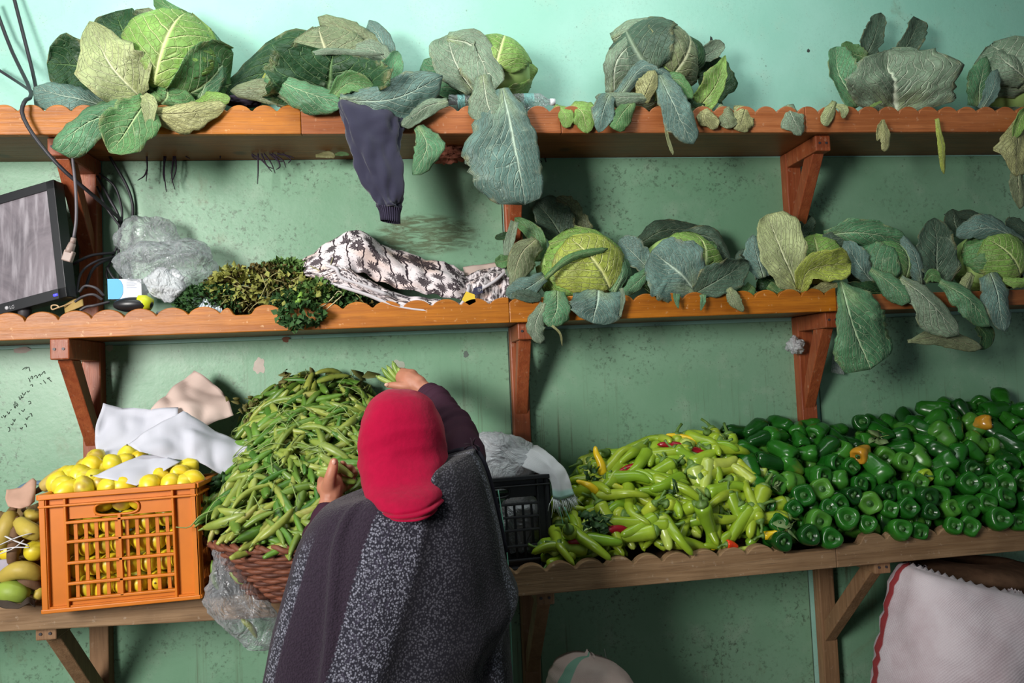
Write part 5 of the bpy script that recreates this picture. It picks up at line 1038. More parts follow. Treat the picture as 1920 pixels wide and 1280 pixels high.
chains = [([HC+Vector((0, .012, .02)), HC+Vector((0, .0, .0)), HC+Vector((0, .02, -.045))], [.082, .086, .068]),
          ([HC+Vector((0, .045, -.085)), HC+Vector((0, .06, -.10))], [.038, .026]), ([HC+Vector((0, -.01, -.05)), NB+Vector((0, 0, -.02))], [.055, .06]),
          ([HC+Vector((0, .088, .005)), HC+Vector((0, .106, -.028)), HC+Vector((0, .098, -.036))], [.010, .014, .013]), ([HC+Vector((-.018, .082, -.062)), HC+Vector((.018, .082, -.062))], [.010, .010]),
          ([HC+Vector((-.086, .01, .0)), HC+Vector((-.086, .005, -.03))], [.014, .011]), ([HC+Vector((.086, .01, .0)), HC+Vector((.086, .005, -.03))], [.014, .011]),
          ([SL, NB+Vector((0, 0, -.05)), SR], [.045, .065, .050]), ([NB+Vector((0, 0, -.06)), NB.lerp(HIP, .45), HIP], [.105, .125, .145]), ([HIP+Vector((-.06, 0, 0)), HIP+Vector((.06, 0, 0))], [.13, .13]),
          ([SL, EL], [.050, .040]), ([EL, WL], [.039, .026]), ([SR, ER], [.050, .041]), ([ER, WR], [.039, .025])]
for sx in (-.085, .085):
    K = Vector((HIP.x+sx, HIP.y+.02, .43)); A_ = Vector((HIP.x+sx, HIP.y-.01, .08)); chains += [([HIP+Vector((sx*.8, 0, -.04)), K], [.095, .056]), ([K, A_], [.054, .034]), ([A_+Vector((0, -.03, -.045)), A_+Vector((0, .13, -.055))], [.032, .026])]
def vl(px, py, Y): return P(px, py, Y+.09)
# left hand, palm turned up and closed round pods
hl = [([WL, vl(622, 925, .50)], [.025, .024]), ([vl(621, 928, .50), vl(622, 912, .492), vl(626, 902, .48)], [.028, .031, .026]), ([vl(610, 914, .49), vl(608, 902, .48)], [.022, .018]), ([vl(632, 915, .48), vl(640, 905, .465)], [.022, .018]),
      ([vl(617, 912, .512), vl(620, 893, .525), vl(624, 878, .526), vl(626, 866, .52)], [.019, .0150, .0135, .0112]),
      ([vl(626, 900, .468), vl(638, 880, .445), vl(643, 871, .455), vl(642, 868, .47)], [.0125, .0105, .0095, .0075]), ([vl(634, 904, .462), vl(652, 884, .437), vl(658, 877, .448), vl(656, 876, .466)], [.0125, .0105, .0095, .0075]),
      ([vl(640, 909, .46), vl(660, 893, .437), vl(666, 886, .448), vl(664, 885, .464)], [.012, .010, .009, .0072]), ([vl(642, 916, .465), vl(658, 908, .446), vl(664, 902, .452), vl(662, 901, .466)], [.011, .0088, .008, .0065])]
# right hand, back of the hand up, fist round pods
hr = [([WR, v3(782, 722, .295)], [.026, .026]), ([v3(784, 720, .295), v3(768, 712, .28), v3(756, 708, .268)], [.027, .029, .024]), ([v3(772, 704, .275), v3(756, 702, .26)], [.020, .019]),
      ([v3(758, 697, .258), v3(744, 696, .238), v3(733, 704, .236), v3(735, 711, .25)], [.0125, .011, .0095, .0078]), ([v3(756, 703, .256), v3(740, 703, .236), v3(730, 711, .238), v3(734, 717, .252)], [.0125, .011, .0095, .0078]),
      ([v3(756, 709, .262), v3(741, 711, .242), v3(732, 718, .246), v3(737, 722, .256)], [.012, .0105, .009, .0075]), ([v3(758, 714, .268), v3(746, 718, .252), v3(738, 724, .256), v3(742, 727, .264)], [.011, .009, .008, .0068]),
      ([v3(776, 724, .298), v3(758, 724, .300), v3(740, 722, .292), v3(727, 722, .282)], [.0165, .0135, .0115, .0085])]
blob(chains+hl+hr, .0036, 'body', SKIN, per, 5)
EYE = simple('eye_white', (236, 232, 226), .2); IRIS = simple('iris_brown', (50, 30, 20), .2)
for sx in (-.031, .031):
    g = G(); ball(g, HC+Vector((sx, .080, .008)), .0125, 14, 10); e = obj('eye', g, EYE, per); g = G(); ball(g, HC+Vector((sx, .0895, .008)), .0055, 10, 8); obj('iris', g, IRIS, e)
g = G(); ball(g, HC+Vector((0, .086, -.060)), (.024, .012, .008), 14, 8); obj('lips', g, simple('lips', (140, 74, 66), .4), per)
for px, Y, nm in ((626, .624, 'l'), (727, .293, 'r')):
    g = G(); ball(g, P(px if nm == 'l' else 725, 866 if nm == 'l' else 721, Y), (.0055, .0025, .007) if nm == 'l' else (.007, .0025, .0055), 10, 6); obj('thumb_nail', g, simple('nail_pink', (206, 158, 140), .35), per)
# headscarf
SCARF = simple('headscarf_red', (160, 1, 50), .9, .15, .10, 60, .4); SCARF.node_tree.nodes['Principled BSDF'].inputs['Sheen Weight'].default_value = .08
def sfold(a, v, p):
    if v > .97: return 0
    back = max(0, -math.sin(a))   # toward the wall side is sin>0
    w = max(0, (v-.55)/.45)
    sb = max(0, math.sin(a)); q = v+.05*math.cos(a)+.02*math.sin(a*3)
    rid = math.exp(-((q-.80)/.016)**2)*1.0+math.exp(-((q-.875)/.014)**2)*.9+math.exp(-((q-.935)/.02)**2)*.3-math.exp(-((q-.775)/.018)**2)*.8-math.exp(-((q-.85)/.016)**2)-math.exp(-((q-.908)/.014)**2)*.4
    return .0085*rid*(1 if v < .9 else max(0, (1-v)/.1))*(.35+.65*sb)*(.7+.5*nz((math.cos(a)*2, math.sin(a)*2, v*2), 1.4, 5))+.010*nz(p, 7, 3)-.008*abs(nz((p.x*.6, p.y, p.z*1.6), 12, 8))+.010*w*nz((math.cos(a), math.sin(a), v*4), 2.0, 7)
rg = [(757, 730, 6, 0, .645, .004), (757, 733, 28, 2, .65, .05), (756, 745, 50, 2, .655, .082), (755, 765, 66, 1, .66, .105), (756, 800, 78, 0, .665, .118), (757, 838, 83, 0, .67, .122), (760, 866, 85, -3, .68, .130), (763, 892, 82, -6, .695, .144), (764, 912, 79, -8, .715, .166), (767, 930, 68, -6, .73, .178), (769, 943, 52, -3, .735, .182), (770, 949, 38, -2, .735, .180), (771, 944, 26, -2, .72, .150)]
g = loft(rg, 96, 110, sfold, .78); solid(obj('headscarf', g, SCARF, per), .003)
# sleeves
PLUM = simple('sleeve_plum', (58, 30, 46), .8, .2, .15, 14, .25)
def sleeve(path, rad, name='sleeve', n=46, quilt=.006, k=60):
    g = G(); q = catmull([tuple(p) for p in path], n); r = catmull([(x, 0, 0) for x in rad], n)[:, 0]
    tube(g, q, [r[i]+quilt*abs(math.sin(i/n*k*.5)) for i in range(n)], 20, False)
    g.v = [tuple(Vector(p)+Vector((nz(p, 14, 1), nz(p, 14, 5), nz(p, 14, 9)))*.011) for p in g.v]; return solid(obj(name, g, PLUM, per), .003)
sleeve([SR+Vector((0, 0, -.02)), ER+Vector((0, 0, .01)), ER.lerp(WR, .35)+Vector((0, 0, .012)), ER.lerp(WR, .72)+Vector((0, 0, .006)), ER.lerp(WR, .93)], [.056, .047, .044, .040, .033]); sleeve([EL, EL.lerp(WL, .5), EL.lerp(WL, .98)], [.055, .046, .034], n=20, k=20)
# shawl
t = NT('knitted_shawl'); uv = t.coord('UV'); x, y, _ = t.sep(uv); ob = t.coord('Object')
kn = t.vor(t.coord('Object', (1, .6, 1)), 215, 'F1', 1.0); kd = t.ss(kn.outputs['Distance'], .62, .25); fz = t.noise(ob, 200, 3); big = t.noise(ob, 14, 4)
zig = t.math('MULTIPLY', t.math('ABSOLUTE', t.math('SUBTRACT', t.math('FRACT', t.math('MULTIPLY', y, 62)), .5)), .02)
band = t.math('MULTIPLY', t.ss(t.math('SUBTRACT', x, zig), .395, .405), t.ss(t.math('ADD', x, zig), .625, .59))
dx = t.math('ABSOLUTE', t.math('SUBTRACT', t.math('FRACT', t.math('MULTIPLY', t.math('SUBTRACT', x, .40), 8.4)), .5)); dy = t.math('ABSOLUTE', t.math('SUBTRACT', t.math('FRACT', t.math('MULTIPLY', y, 9)), .5))
dm = t.math('ADD', dx, dy); dl = t.math('MULTIPLY', t.ss(t.math('ABSOLUTE', t.math('SUBTRACT', dm, .36)), .07, .02), t.math('MULTIPLY', t.ss(x, .44, .46), t.ss(x, .57, .55)))
dl2 = t.math('MULTIPLY', t.ss(t.math('ABSOLUTE', t.math('SUBTRACT', dm, .14)), .05, .02), t.math('MULTIPLY', t.ss(x, .44, .46), t.ss(x, .57, .55)))
greyc = t.mix(t.math('MULTIPLY', kd, t.ss(fz, .25, .6)), srgb((42, 41, 50)), srgb((138, 138, 152))); greyc = t.mix(t.math('MULTIPLY', t.math('MAXIMUM', dl, dl2), .75), greyc, srgb((56, 52, 66)))
plum = t.mix(fz, srgb((32, 25, 34)), srgb((58, 47, 60))); char = t.mix(t.math('MULTIPLY', kd, fz), srgb((22, 21, 27)), srgb((58, 56, 62)))
base = t.mix(t.ss(x, .49, .51), plum, char)
col = t.mix(t.math('MULTIPLY', t.math('MULTIPLY', t.ss(x, .62, .66), t.ss(x, .76, .70)), .16), base, greyc)
col = t.mix(band, col, greyc); l2 = t.math('MULTIPLY', t.ss(x, .872, .88), t.ss(x, .925, .91)); col = t.mix(t.math('MULTIPLY', l2, .8), col, greyc)
l3 = t.math('MULTIPLY', t.ss(x, .03, .045), t.ss(x, .105, .09)); col = t.mix(t.math('MULTIPLY', l3, t.ss(y, .45, .6)), col, greyc)
t.bump(t.math('ADD', t.math('MULTIPLY', kd, .7), fz), .5, .004); SHAWL = t.done(col, .95, .08); t.b.inputs['Sheen Weight'].default_value = .12
RL = [(740, 930, 826, 856, .665, .055), (690, 930, 866, 846, .67, .085), (654, 936, 890, 848, .685, .122), (608, 954, 908, 876, .70, .146), (570, 1010, 926, 930, .71, .162), (552, 1080, 942, 1002, .72, .182), (537, 1150, 949, 1085, .725, .195), (519, 1215, 955, 1175, .73, .20), (503, 1285, 959, 1282, .735, .205), (490, 1400, 964, 1400, .735, .21), (480, 1520, 968, 1520, .735, .21)]
NV = 90; LL = catmull([tuple(P(r[0], r[1], r[4])) for r in RL], NV); RR = catmull([tuple(P(r[2], r[3], r[4])) for r in RL], NV); HD_ = catmull([(r[5], 0, 0) for r in RL], NV)[:, 0]
NU = 150; g = G(); v = []; U = []; f = []
E1 = [.40, .40, .38, .37, .345, .30, .27, .255, .25, .24, .24]; E2 = [.72, .70, .68, .66, .62, .56, .50, .45, .38, .34, .33]; E3 = [.93, .94, .96, .965, .975, .985, .97, .94, .90, .88, .88]
def lat(l, t): return float(np.interp(t*(len(l)-1), range(len(l)), l))
for j in range(NV):
    t_ = j/(NV-1); L_, R_ = Vector(LL[j]), Vector(RR[j]); C_ = (L_+R_)/2; H_v = (R_-L_)/2
    for i in range(NU):
        a = 2*PI*i/NU; c, s = math.cos(a), math.sin(a)        # sin>0: the side toward the viewer
        p = C_+H_v*(math.copysign(abs(c)**.85, c))+Vector((0, -HD_[j]*math.copysign(abs(s)**(.8+.45*max(0, 1-t_/.32)), s), 0))
        nrm = (H_v.normalized()*c+Vector((0, -s, 0))).normalized()
        sfr = (1+math.copysign(abs(c)**.85, c))/2
        w = min(1, max(0, (t_-.12)/.5))
        fo = .012*w*math.sin(sfr*15+2.2*t_*math.sin(sfr*3)+1.0)+.010*w*nz((sfr*4, t_*2.5, s > 0), 1.6, 3)
        fo += .030*math.exp(-((t_-(.92-.30*sfr))/.045)**2)*max(0, sfr-.25)*(s > 0)          # big fold sweeping up to the right
        fo -= .022*math.exp(-((t_-(.97-.28*sfr))/.05)**2)*max(0, sfr-.2)*(s > 0)
        fo += .016*math.exp(-((sfr-(.16+.12*t_))/.022)**2)*min(1, t_*3)*(s > 0)-.010*math.exp(-((sfr-(.80+.10*t_))/.05)**2)*w
        fo += .012*math.exp(-((t_-.16)/.03)**2)*(sfr > .6)*(sfr-.6)*2.5
        v.append(p+nrm*fo); x_ = float(np.interp(sfr, [0, lat(E1, t_), lat(E2, t_), lat(E3, t_), 1.02], [0, .4, .6, .89, 1])); U.append((x_, t_*1.3) if s >= -.05 else (x_*.35 if x_ < .5 else .7, t_*1.3))
for j in range(NV-1):
    for i in range(NU): f.append((j*NU+i, j*NU+(i+1) % NU, (j+1)*NU+(i+1) % NU, (j+1)*NU+i))
g.add(v, f, U); sh = obj('shawl', g, SHAWL, per); solid(sh, .005)
g = G(); top = [Vector(v[i])+Vector((0, -.004, .004)) for i in range(0, NU//2+1, 3)]; edge = [Vector(v[j*NU+2]) for j in range(0, 50, 2)]
tube(g, [p+Vector((.004, 0, .004)) for p in edge], .007, 8); obj('shawl_edge', g, simple('shawl_edge_dark', (40, 38, 46), .95, .1, .15, 80), sh)
g = G(); bp = P(886, 834, .69)
for i in range(16): d_ = rdir()*.022; tube(g, [bp, bp+d_*.6, bp+d_+Vector((0, 0, -.004))], .0016, 4)
o = obj('tassel', g, simple('tassel_dark', (46, 36, 42), .95, .1), sh); o['kind'] = 'stuff'
g = loft([(735, 1320, 150, 0, .71, .15), (735, 1500, 190, 0, .71, .19), (735, 1750, 230, 0, .71, .22), (737, 1880, 250, 0, .71, .23)], 60, 24, lambda a, v, p: .02*v*math.sin(a*9)); solid(obj('skirt', g, simple('skirt_black', (40, 38, 44), .9, .1, .15, 20), per), .003)
for sx in (-.085, .085):
    g = G(); ball(g, Vector((HIP.x+sx, HIP.y+.05, .045)), (.048, .13, .045), 20, 12); obj('shoe', g, BLACK, per)
# pods held in the hands
def held(label, p, r):
    g = G(); q = catmull([tuple(P(*x)) for x in p], 12); tube(g, q, [r*math.sin(PI*min(1, .1+.84*i/11))**.5+.0005 for i in range(12)], 9, True, .85); o = tag(obj('pea_pod', g, HPOD), label, 'pea pod')
    s = G(); T = Vector(q[0]-q[1]).normalized(); tube(s, [Vector(q[0])-T*.002, Vector(q[0])+T*.006], [.004, .0025], 5); obj('stalk', s, CALYX, o)
HPOD = gloss('held_pod', (112, 142, 56), (150, 168, 82), .4, (190, 190, 120), .6, .15)
held('longest pale green pod held across the left hand, uppermost', [(599, 852, 0.580), (630, 872, 0.575), (662, 893, 0.580)], .0115); held('thick pale pod sticking out left of the left hand', [(594, 886, 0.590), (615, 888, 0.580), (640, 893, 0.570)], .0125)
held('pod lying low in the left hand by the wrist', [(606, 868, 0.565), (632, 893, 0.565), (654, 908, 0.568)], .011); held('green pod tip showing between left palm and fingers', [(622, 886, 0.570), (640, 898, 0.572), (668, 904, 0.570)], .0105); held('short yellowish pod by the left thumb', [(602, 878, 0.575), (622, 880, 0.580), (640, 884, 0.575)], .0095)
held('leftmost pod in the raised right hand', [(708, 706, .25), (722, 713, .252), (742, 722, .262)], .0088); held('second pod from left in the raised right hand', [(718, 692, .25), (728, 704, .252), (744, 718, .26)], .0088)
held('middle dark pod in the raised right hand', [(727, 688, .252), (736, 700, .254), (748, 714, .26)], .0085); held('tallest pod sticking up from the raised right hand', [(737, 680, .255), (743, 694, .256), (752, 710, .262)], .0095); held('rightmost short pod in the raised right hand', [(746, 690, .258), (750, 698, .26), (756, 708, .264)], .008)
# ================================================================== lower counter extras, sacks, wall marks
FRB = crate_frame((838, 1082), (1041, 1062), (820, 905), Z_RT, .22)
crate('plastic_crate', 'black plastic crate with milky bags at the left of the chillies', FRB, BLACKC, (.70, .56, .42, .25, .10), 9, True, .12)
def film_sheet(label, rows, mat, cat='plastic bag', name='plastic_bag', th=.001, **k):
    g = G(); sheet(g, rows, **k); return solid(tag(obj(name, g, mat), label, cat), th)
Yc = -FRB[0].y
bag('milky crumpled plastic bag stuffed in the black crate', 925, 862, Yc-.11, 88, 54, .085, FILM_W, .35, 21, fr=1.6)
bag('clear bag with greens low inside the black crate', 975, 985, Yc-.11, 50, 60, .07, FILM_W, .3, 24)
fluffy('white_bundle', 'white cloth bundle at the back of the black crate by the shoulder', 905, 840, Yc-.20, 44, 28, simple('white_cloth', (206, 204, 212), .85, .2, .05, 12, .3), 'cloth', .05, .2)
WOV = NT('woven_white'); uvw = WOV.coord('UV'); wx, wy, _ = WOV.sep(uvw); bm = WOV.math('MULTIPLY', WOV.math('SINE', WOV.math('MULTIPLY', wx, 260)), WOV.math('SINE', WOV.math('MULTIPLY', wy, 260))); WOV.bump(bm, .3, .002)
WOVM = WOV.done(WOV.mix(WOV.ss(wy, .86, .92), srgb((222, 222, 226)), srgb((176, 212, 204))), .7, .3)
wc = thing('woven_cloth', 'white woven cloth with a long fringe hanging over the corner of the black crate', 'cloth', P(1030, 900, Yc))
g = G(); rows = [[(940, 842, Yc-.14), (985, 836, Yc-.14), (1008, 834, Yc-.14)], [(975, 872, Yc-.05), (1010, 848, Yc-.05), (1036, 856, Yc-.05)], [(1000, 884, Yc-.02), (1032, 874, Yc-.0), (1060, 880, Yc-.03)], [(1030, 900, Yc+.0), (1048, 900, Yc+.01), (1068, 902, Yc-.02)], [(1036, 934, Yc+.01), (1052, 936, Yc+.015), (1076, 928, Yc-.01)]]
sheet(g, rows, 24, 24, cr=.005, seed=4); solid(obj('cloth', g, WOVM, wc), .0012)
g = G(); A_, B_ = P(1036, 932, Yc+.012), P(1077, 926, Yc-.01)
for i in range(70):
    t0 = i/69; p = A_.lerp(B_, t0); L = RNG.uniform(.03, .06); dv = Vector((RNG.normal(.012*t0+.002, .008), RNG.normal(-.006, .006), -L)); tube(g, [p, p+dv*.5+Vector((RNG.normal(0, .004), 0, 0)), p+dv], .0011, 4)
o = obj('fringe', g, simple('fringe_white', (226, 230, 230), .7), wc); o['kind'] = 'stuff'
GS = simple('string_green', (120, 190, 165), .5)
cable('long pale green string hanging down the front of the black crate', [(934, 918, Yc+.01), (944, 985, Yc+.03), (953, 1060, Yc+.05), (956, 1130, Yc+.06), (962, 1290, Yc+.06)], .0016, GS, 'string', 24, 'string')
cable('short green thread trailing from the fringe onto the chillies', [(1058, 950, Yc+.02), (1072, 985, Yc+.02), (1068, 1010, Yc+.02), (1064, 1024, Yc+.01)], .0014, GS, 'string', 16, 'string')
cable('thin green thread between the crate corner and the fringe', [(1048, 950, Yc+.02), (1056, 985, Yc+.02), (1055, 1020, Yc+.02)], .0012, GS, 'string', 12, 'string')
# --- clear bag hanging between the crate and the basket
g = loft([(412, 1012, 9, 0, .47, .012), (425, 1045, 24, 4, .48, .03), (440, 1090, 46, 6, .48, .05), (448, 1135, 64, 8, .48, .06), (462, 1175, 52, 10, .48, .05), (476, 1206, 26, 6, .48, .03), (480, 1214, 8, 0, .48, .01)], 40, 34, lambda a, v, p: .022*(abs(nz(p, 16, 2))-.2)+.014*(abs(nz(p, 40, 5))-.2))
tag(obj('plastic_bag', g, FILM), 'clear plastic bag hanging between the orange crate and the basket', 'plastic bag')
one_pod = [((398, 1050), (402, 1085), (410, 1106), .46), ((452, 1160), (470, 1175), (482, 1196), .48), ((430, 1068), (445, 1085), (460, 1095), .45)]
for i, (p0, p1, p2, Y) in enumerate(one_pod):
    g = G(); tube(g, catmull([tuple(P(*q, Y)) for q in (p0, p1, p2)], 10), [.002, .007, .009, .0095, .010, .0098, .009, .008, .006, .002], 8, True, .8)
    tag(obj('pea_pod', g, PEA), ('dull green pod hanging down the right side of the orange crate', 'green pod lying at the bottom inside the hanging clear bag', 'dark green pod between basket and hanging bag')[i], 'pea pod')
# --- fruit pile at the left end
BAN = gloss('banana_ripe', (178, 158, 66), (158, 130, 70), .5, (90, 66, 40), .9, .2, .3); BANG = gloss('plantain_green', (140, 160, 62), (126, 146, 60), .5, (110, 90, 50), .6, .2, .3); BANB = simple('banana_brown', (112, 84, 62), .7, .2, .3, 30, .3)
def banana(label, p, r, mat, name='banana', cat='fruit'):
    g = G(); q = catmull([tuple(x) for x in pts(*p)], 14); tube(g, q, [r*math.sin(PI*min(1, .12+.82*i/13))**.45*(1 if i not in (0, 13) else .5) for i in range(14)], 9); o = tag(obj(name, g, mat), label, cat)
    s = G(); T = Vector(q[0]-q[1]).normalized(); tube(s, [Vector(q[0]), Vector(q[0])+T*.018], [r*.4, r*.3], 6); obj('stub', s, BANB, o); return o
banana('long yellow-brown fruit lying behind the left crate corner', [(76, 916, .33), (98, 902, .33), (118, 889, .33), (136, 880, .32)], .021, BANB and gloss('squash_tan', (186, 160, 84), (176, 150, 80), .5, None, 0, .1), 'banana')
banana('upright yellow banana at the far left edge of the counter', [(24, 958, .36), (14, 985, .38), (4, 1012, .38), (-8, 1035, .37)], .024, BAN); banana('curved yellow banana next to the upper left of the crate', [(34, 975, .38), (48, 990, .41), (62, 998, .42), (78, 1008, .41)], .022, BAN)
banana('dark spotted banana under the white twine', [(30, 985, .40), (26, 1020, .42), (24, 1050, .42), (30, 1070, .40)], .014, BANB); banana('ripe banana lying across the lower left of the crate', [(2, 1085, .42), (28, 1070, .44), (55, 1070, .44), (80, 1082, .42)], .023, BAN)
banana('blackened banana under the ripe one left of the crate', [(20, 1092, .41), (45, 1090, .43), (66, 1095, .42), (84, 1108, .4)], .016, BANB); banana('lime green fruit half at the bottom left of the counter', [(-8, 1112, .42), (15, 1108, .44), (36, 1112, .44), (52, 1120, .43)], .028, BANG)
banana('small green plantain behind the lime green fruit', [(30, 1098, .38), (50, 1100, .4), (66, 1110, .4)], .014, BANG); banana('yellow tip of fruit beside the crate bottom', [(68, 1122, .42), (74, 1112, .42), (80, 1100, .41)], .014, BAN); banana('short yellow banana wedged under the cardboard', [(50, 960, .33), (62, 968, .34), (76, 965, .33)], .018, BAN)
g = G(); sheet(g, [[(12, 918, .36), (40, 914, .35), (62, 896, .34), (68, 902, .34)], [(10, 935, .38), (40, 935, .38), (60, 925, .37), (66, 920, .36)], [(16, 950, .39), (38, 954, .40), (56, 948, .39), (64, 940, .37)]], 16, 12, cr=.006); tag(solid(obj('cardboard_scrap', g, simple('brown_card', (178, 142, 124), .8, .2, .12, 20)), .003), 'torn pinkish brown cardboard scrap at the left end of the counter', 'cardboard')
g = G()
for p in ([(-6, 1024, .43), (25, 1010, .45), (48, 1002, .45), (60, 1000, .44)], [(-6, 1032, .43), (25, 1026, .45), (55, 1026, .45)], [(-6, 1040, .43), (25, 1028, .45), (45, 1012, .45)], [(10, 1005, .43), (32, 1015, .45), (54, 1022, .45)]): tube(g, catmull([tuple(q) for q in pts(*p)], 12), .0035, 5, True, .4)
tag(obj('twine', g, simple('white_twine', (206, 204, 208), .6)), 'white plastic twine tangled over the bananas', 'string')
g = G(); sheet(g, [[(-10, 1052, .40), (20, 1046, .42), (40, 1060, .42)], [(-10, 1075, .42), (15, 1070, .44), (30, 1074, .43)]], 12, 8, cr=.008); tag(solid(obj('paper_scrap', g, simple('grey_purple_paper', (160, 152, 164), .8)), .001), 'crumpled greyish purple paper under the twine', 'paper')
g = G(); sheet(g, [[(-10, 1118, .44), (15, 1126, .46), (38, 1134, .46), (52, 1118, .45), (66, 1124, .44)], [(-10, 1136, .45), (12, 1142, .465), (36, 1142, .465), (54, 1130, .46), (66, 1138, .45)]], 18, 8, cr=.008); tag(solid(obj('dry_peel', g, simple('dark_peel', (66, 56, 48), .8, .2, .3, 30)), .002), 'dark dried peel at the lower left corner of the counter', 'peel')
g = G(); tube(g, catmull([tuple(q) for q in pts((28, 922, .18), (50, 908, .17), (80, 905, .17), (110, 910, .18))], 14), .012, 8, True, .5); tag(obj('blue_strap', g, simple('blue_grey_cloth', (92, 116, 136), .8)), 'blue-grey cloth strap behind the left end fruit', 'strap')
fluffy('banana_leaf_heap', 'heap of dry brown banana leaves behind the left end fruit', 30, 1040, .26, 60, 78, simple('dry_banana_leaf', (120, 98, 66), .9, .1, .3, 30, .6), 'leaves', .13, .25)
# --- sacks
def woven(name, c, c2, stripe=None):
    t = NT(name); uv = t.coord('UV'); x, y, _ = t.sep(uv); ob = t.coord('Object'); n = t.noise(ob, 5, 5, .65); b = t.math('MULTIPLY', t.math('SINE', t.math('MULTIPLY', x, 900)), t.math('SINE', t.math('MULTIPLY', y, 700))); col = t.mix(t.ss(n, .3, .7), srgb(c), srgb(c2)); col = t.mix(t.math('MULTIPLY', t.ss(b, 0, .8), .1), col, srgb((120, 104, 110)))
    if stripe: col = t.mix(t.math('MULTIPLY', t.ss(x, stripe[0], stripe[0]+.006), t.ss(x, stripe[1], stripe[1]-.006)), col, srgb(stripe[2]))
    t.bump(t.math('ADD', t.math('MULTIPLY', b, .15), n), .35, .006); return t.done(col, .6, .3)
def sack(label, rings, mat, seed, amp=.02, jag=.010):
    g = loft(rings, 72, 44, lambda a, v, p: amp*(abs(nz(p, 5, seed))*1.3-.3)+amp*.6*(abs(nz((p.x*1.2, p.y, p.z*3), 9, seed+2))-.2), .8)
    k = 0
    for i in range(72):
        p = g.v[i]; g.v[i] = (p[0], p[1], p[2]+(jag if i % 2 else 0)+.012*nz(p, 6, seed))
    return solid(tag(obj('woven_sack', g, mat), label, 'sack'), .002)
SK = woven('sack_white', (176, 158, 164), (196, 184, 190), (.525, .562, (140, 50, 54))); SK2 = woven('sack_pink', (172, 148, 140), (184, 166, 158), (.36, .43, (110, 150, 130)))
sack('big full white woven sack with a red stripe under the right counter', [(1806, 1084, 88, 22, .42, .10), (1806, 1094, 104, 20, .45, .13), (1810, 1160, 124, 8, .47, .17), (1812, 1240, 140, 0, .48, .19), (1812, 1330, 150, 0, .48, .20), (1815, 1500, 178, 0, .47, .20), (1818, 1700, 170, 0, .46, .19), (1820, 1840, 150, 0, .46, .17)], SK, 5, .026)
sack('small pinkish woven sack rising into view under the chillies', [(1108, 1230, 3, 2, .37, .01), (1108, 1234, 30, 6, .37, .04), (1110, 1248, 56, 6, .37, .07), (1112, 1275, 78, 4, .37, .10), (1116, 1320, 92, 0, .37, .12), (1122, 1420, 100, 0, .37, .13), (1130, 1560, 104, 0, .37, .13), (1138, 1660, 98, 0, .37, .12)], SK2, 8, .022)
cable('pale thread sticking up from the small pinkish sack', [(1140, 1246, .25), (1136, 1232, .25), (1133, 1216, .25)], .0012, simple('thread_white', (200, 200, 196), .7), 'thread', 8, 'thread')
g = loft([(1830, 1048, 70, 0, .25, .06), (1828, 1056, 112, 4, .27, .10), (1830, 1075, 124, 8, .28, .13), (1834, 1110, 120, 8, .28, .12), (1838, 1300, 110, 0, .26, .10), (1838, 1600, 110, 0, .24, .10), (1838, 1730, 110, 0, .24, .10)], 60, 26, lambda a, v, p: .02*nz(p, 9, 3))
tag(obj('jute_sack', g, simple('brown_jute', (92, 68, 52), .9, .1, .25, 40, .5)), 'dark brown jute sack behind the white sack under the counter', 'sack')
# --- marks on the wall: pencilled notes, peeled spots, a smear
INK = simple('pencil_grey', (74, 84, 76), .9, .1, .1); PEEL = simple('bare_plaster', (190, 178, 168), .9, .1, .12, 40)
def wall_point(px, py, off=.0068): return P(px, py, off)
def stroke(g, p, r=.0011, off=.0066): tube(g, catmull([tuple(wall_point(a, b, off)) for a, b in p], 9), r, 4, True)
def C1(*q): return [(a/4.267, 640+b/4.267) for a, b in q]
g = G()
for s in (C1((180, 225), (195, 212), (212, 206), (214, 216), (200, 220)), C1((215, 207), (230, 206), (234, 222), (240, 238)), C1((225, 290), (235, 305), (240, 325)), C1((245, 300), (252, 275), (262, 292), (256, 300)), C1((272, 285), (285, 270), (300, 285), (292, 292)), C1((305, 275), (318, 260), (322, 280)), C1((330, 268), (345, 245), (355, 240), (360, 258)), C1((375, 290), (390, 300), (410, 320)), C1((378, 300), (392, 288), (400, 296)), C1((345, 310), (358, 325), (365, 335)), C1((320, 335), (332, 340)), C1((240, 350), (258, 345), (260, 362)), C1((215, 395), (225, 405), (236, 392)), C1((175, 410), (190, 430), (205, 405)), C1((150, 440), (160, 465), (170, 445)), C1((165, 430), (178, 452), (186, 440)), C1((110, 500), (120, 535), (128, 505), (140, 520)), C1((130, 490), (145, 510)), C1((80, 550), (92, 545)), C1((55, 560), (70, 580), (76, 562)), C1((25, 590), (40, 606), (46, 588)), C1((10, 600), (18, 612)), C1((225, 482), (240, 478), (246, 495), (230, 500)), C1((170, 548), (185, 560), (196, 540)), C1((150, 570), (162, 585)), C1((100, 620), (115, 640), (120, 618)), C1((85, 660), (100, 668), (104, 648)), C1((62, 690), (72, 685), (78, 712), (66, 722)), C1((205, 610), (215, 625), (224, 605), (236, 600)), C1((236, 580), (250, 576), (256, 600)), C1((160, 690), (172, 700), (180, 684)), C1((195, 664), (205, 660), (212, 684)), C1((120, 505), (118, 480))):
    stroke(g, s)
o = obj('pencil_writing', g, INK, wall)
g = G()
for s in ([(1006, 289), (1015, 292), (1010, 300), (1007, 304)], [(1009, 296), (1016, 304)], [(1020, 288), (1022, 296), (1024, 304)]): stroke(g, s, .0022)
obj('ink_mark', g, BLACK, wall)
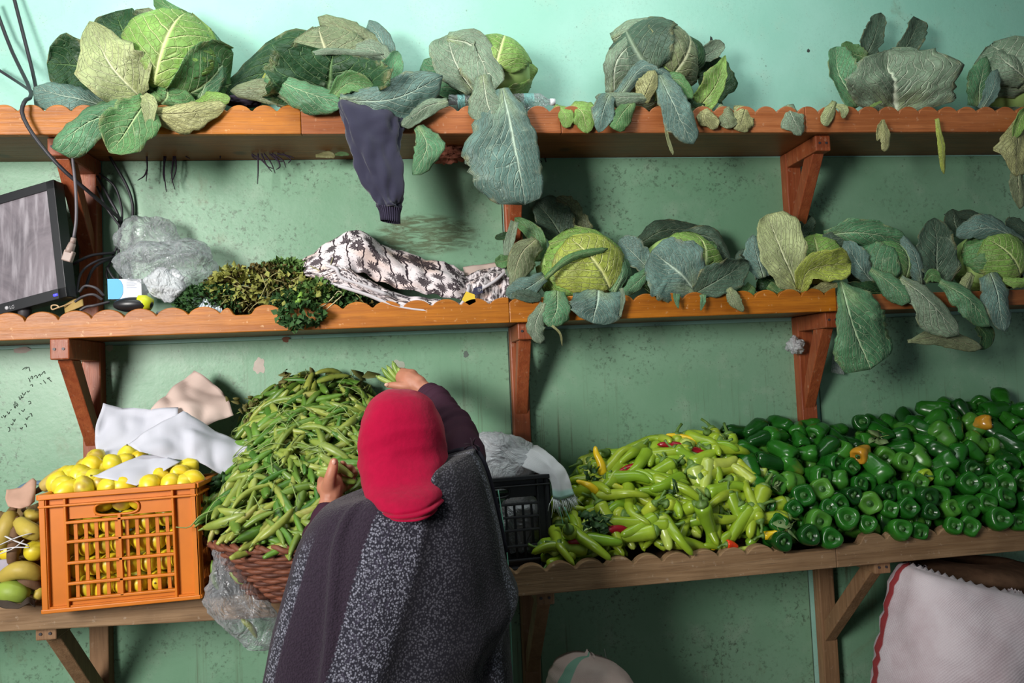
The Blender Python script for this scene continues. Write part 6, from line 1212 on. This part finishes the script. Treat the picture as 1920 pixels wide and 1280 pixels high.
def patch(nm, px, py, rx, ry, mat, off=.0063, seed=0):
    g = G(); n = 26; c = wall_point(px, py, off); k = PXM(0); v = []
    for i in range(n):
        a = 2*PI*i/n; r = 1+.45*nz((math.cos(a)*1.4, math.sin(a)*1.4, seed), 1.3, seed); v.append(c+Vector((rx*k*r*math.cos(a), 0, ry*k*r*math.sin(a))))
    ext(g, v, (0, .0012, 0)); obj(nm, g, mat, wall, False)
patch('peeled_patch', 486, 686, 10, 14, PEEL, seed=1); patch('peeled_patch', 745, 685, 14, 10, simple('grey_patch', (160, 166, 150), .9), seed=2); patch('peeled_patch', 42, 656, 13, 5, PEEL, seed=3); patch('peeled_patch', 204, 652, 6, 6, simple('nail_plug', (150, 160, 145), .8), seed=4); patch('peeled_patch', 536, 636, 7, 5, simple('rust_spot', (126, 84, 66), .9), seed=5); patch('peeled_patch', 505, 735, 14, 6, PEEL, seed=6)
patch('dark_spot', 874, 664, 5, 6, simple('spot_grey', (96, 108, 100), .9), seed=7); patch('dark_spot', 1516, 95, 3, 4, simple('spot_dark', (50, 56, 52), .9), off=.0008, seed=8); patch('dark_spot', 1334, 75, 3, 8, simple('spot_dark2', (40, 48, 44), .9), off=.0008, seed=9)
t = NT('dirt_smear'); uv = t.coord('UV'); x, y, _ = t.sep(uv); n = t.noise(t.coord('UV', (2, 4, 1), rot=(0, 0, .12)), 3, 5, .7, .8)
dx = t.math('MULTIPLY', t.math('SUBTRACT', x, .5), 2.0); dy = t.math('MULTIPLY', t.math('SUBTRACT', y, .5), 2.0); rr = t.math('SQRT', t.math('ADD', t.math('POWER', dx, 2.0), t.math('POWER', dy, 2.0)))
al = t.math('MULTIPLY', t.math('MULTIPLY', t.ss(rr, 1.0, .72), t.ss(n, .35, .62)), .30); SMEAR = t.done(srgb((104, 98, 68)), .8, .2, Alpha=al)
for (px, py, rx, ry) in ((800, 440, 105, 42),):
    g = G(); k = PXM(0); c = wall_point(px, py, .0066 if py > 290 else .0008); grid(g, 6, 6, lambda u, v: c+Vector(((u-.5)*2*rx*k, 0, -(v-.5)*2*ry*k))); solid(obj('dirt_smear', g, SMEAR, wall, False), .0003, 1)
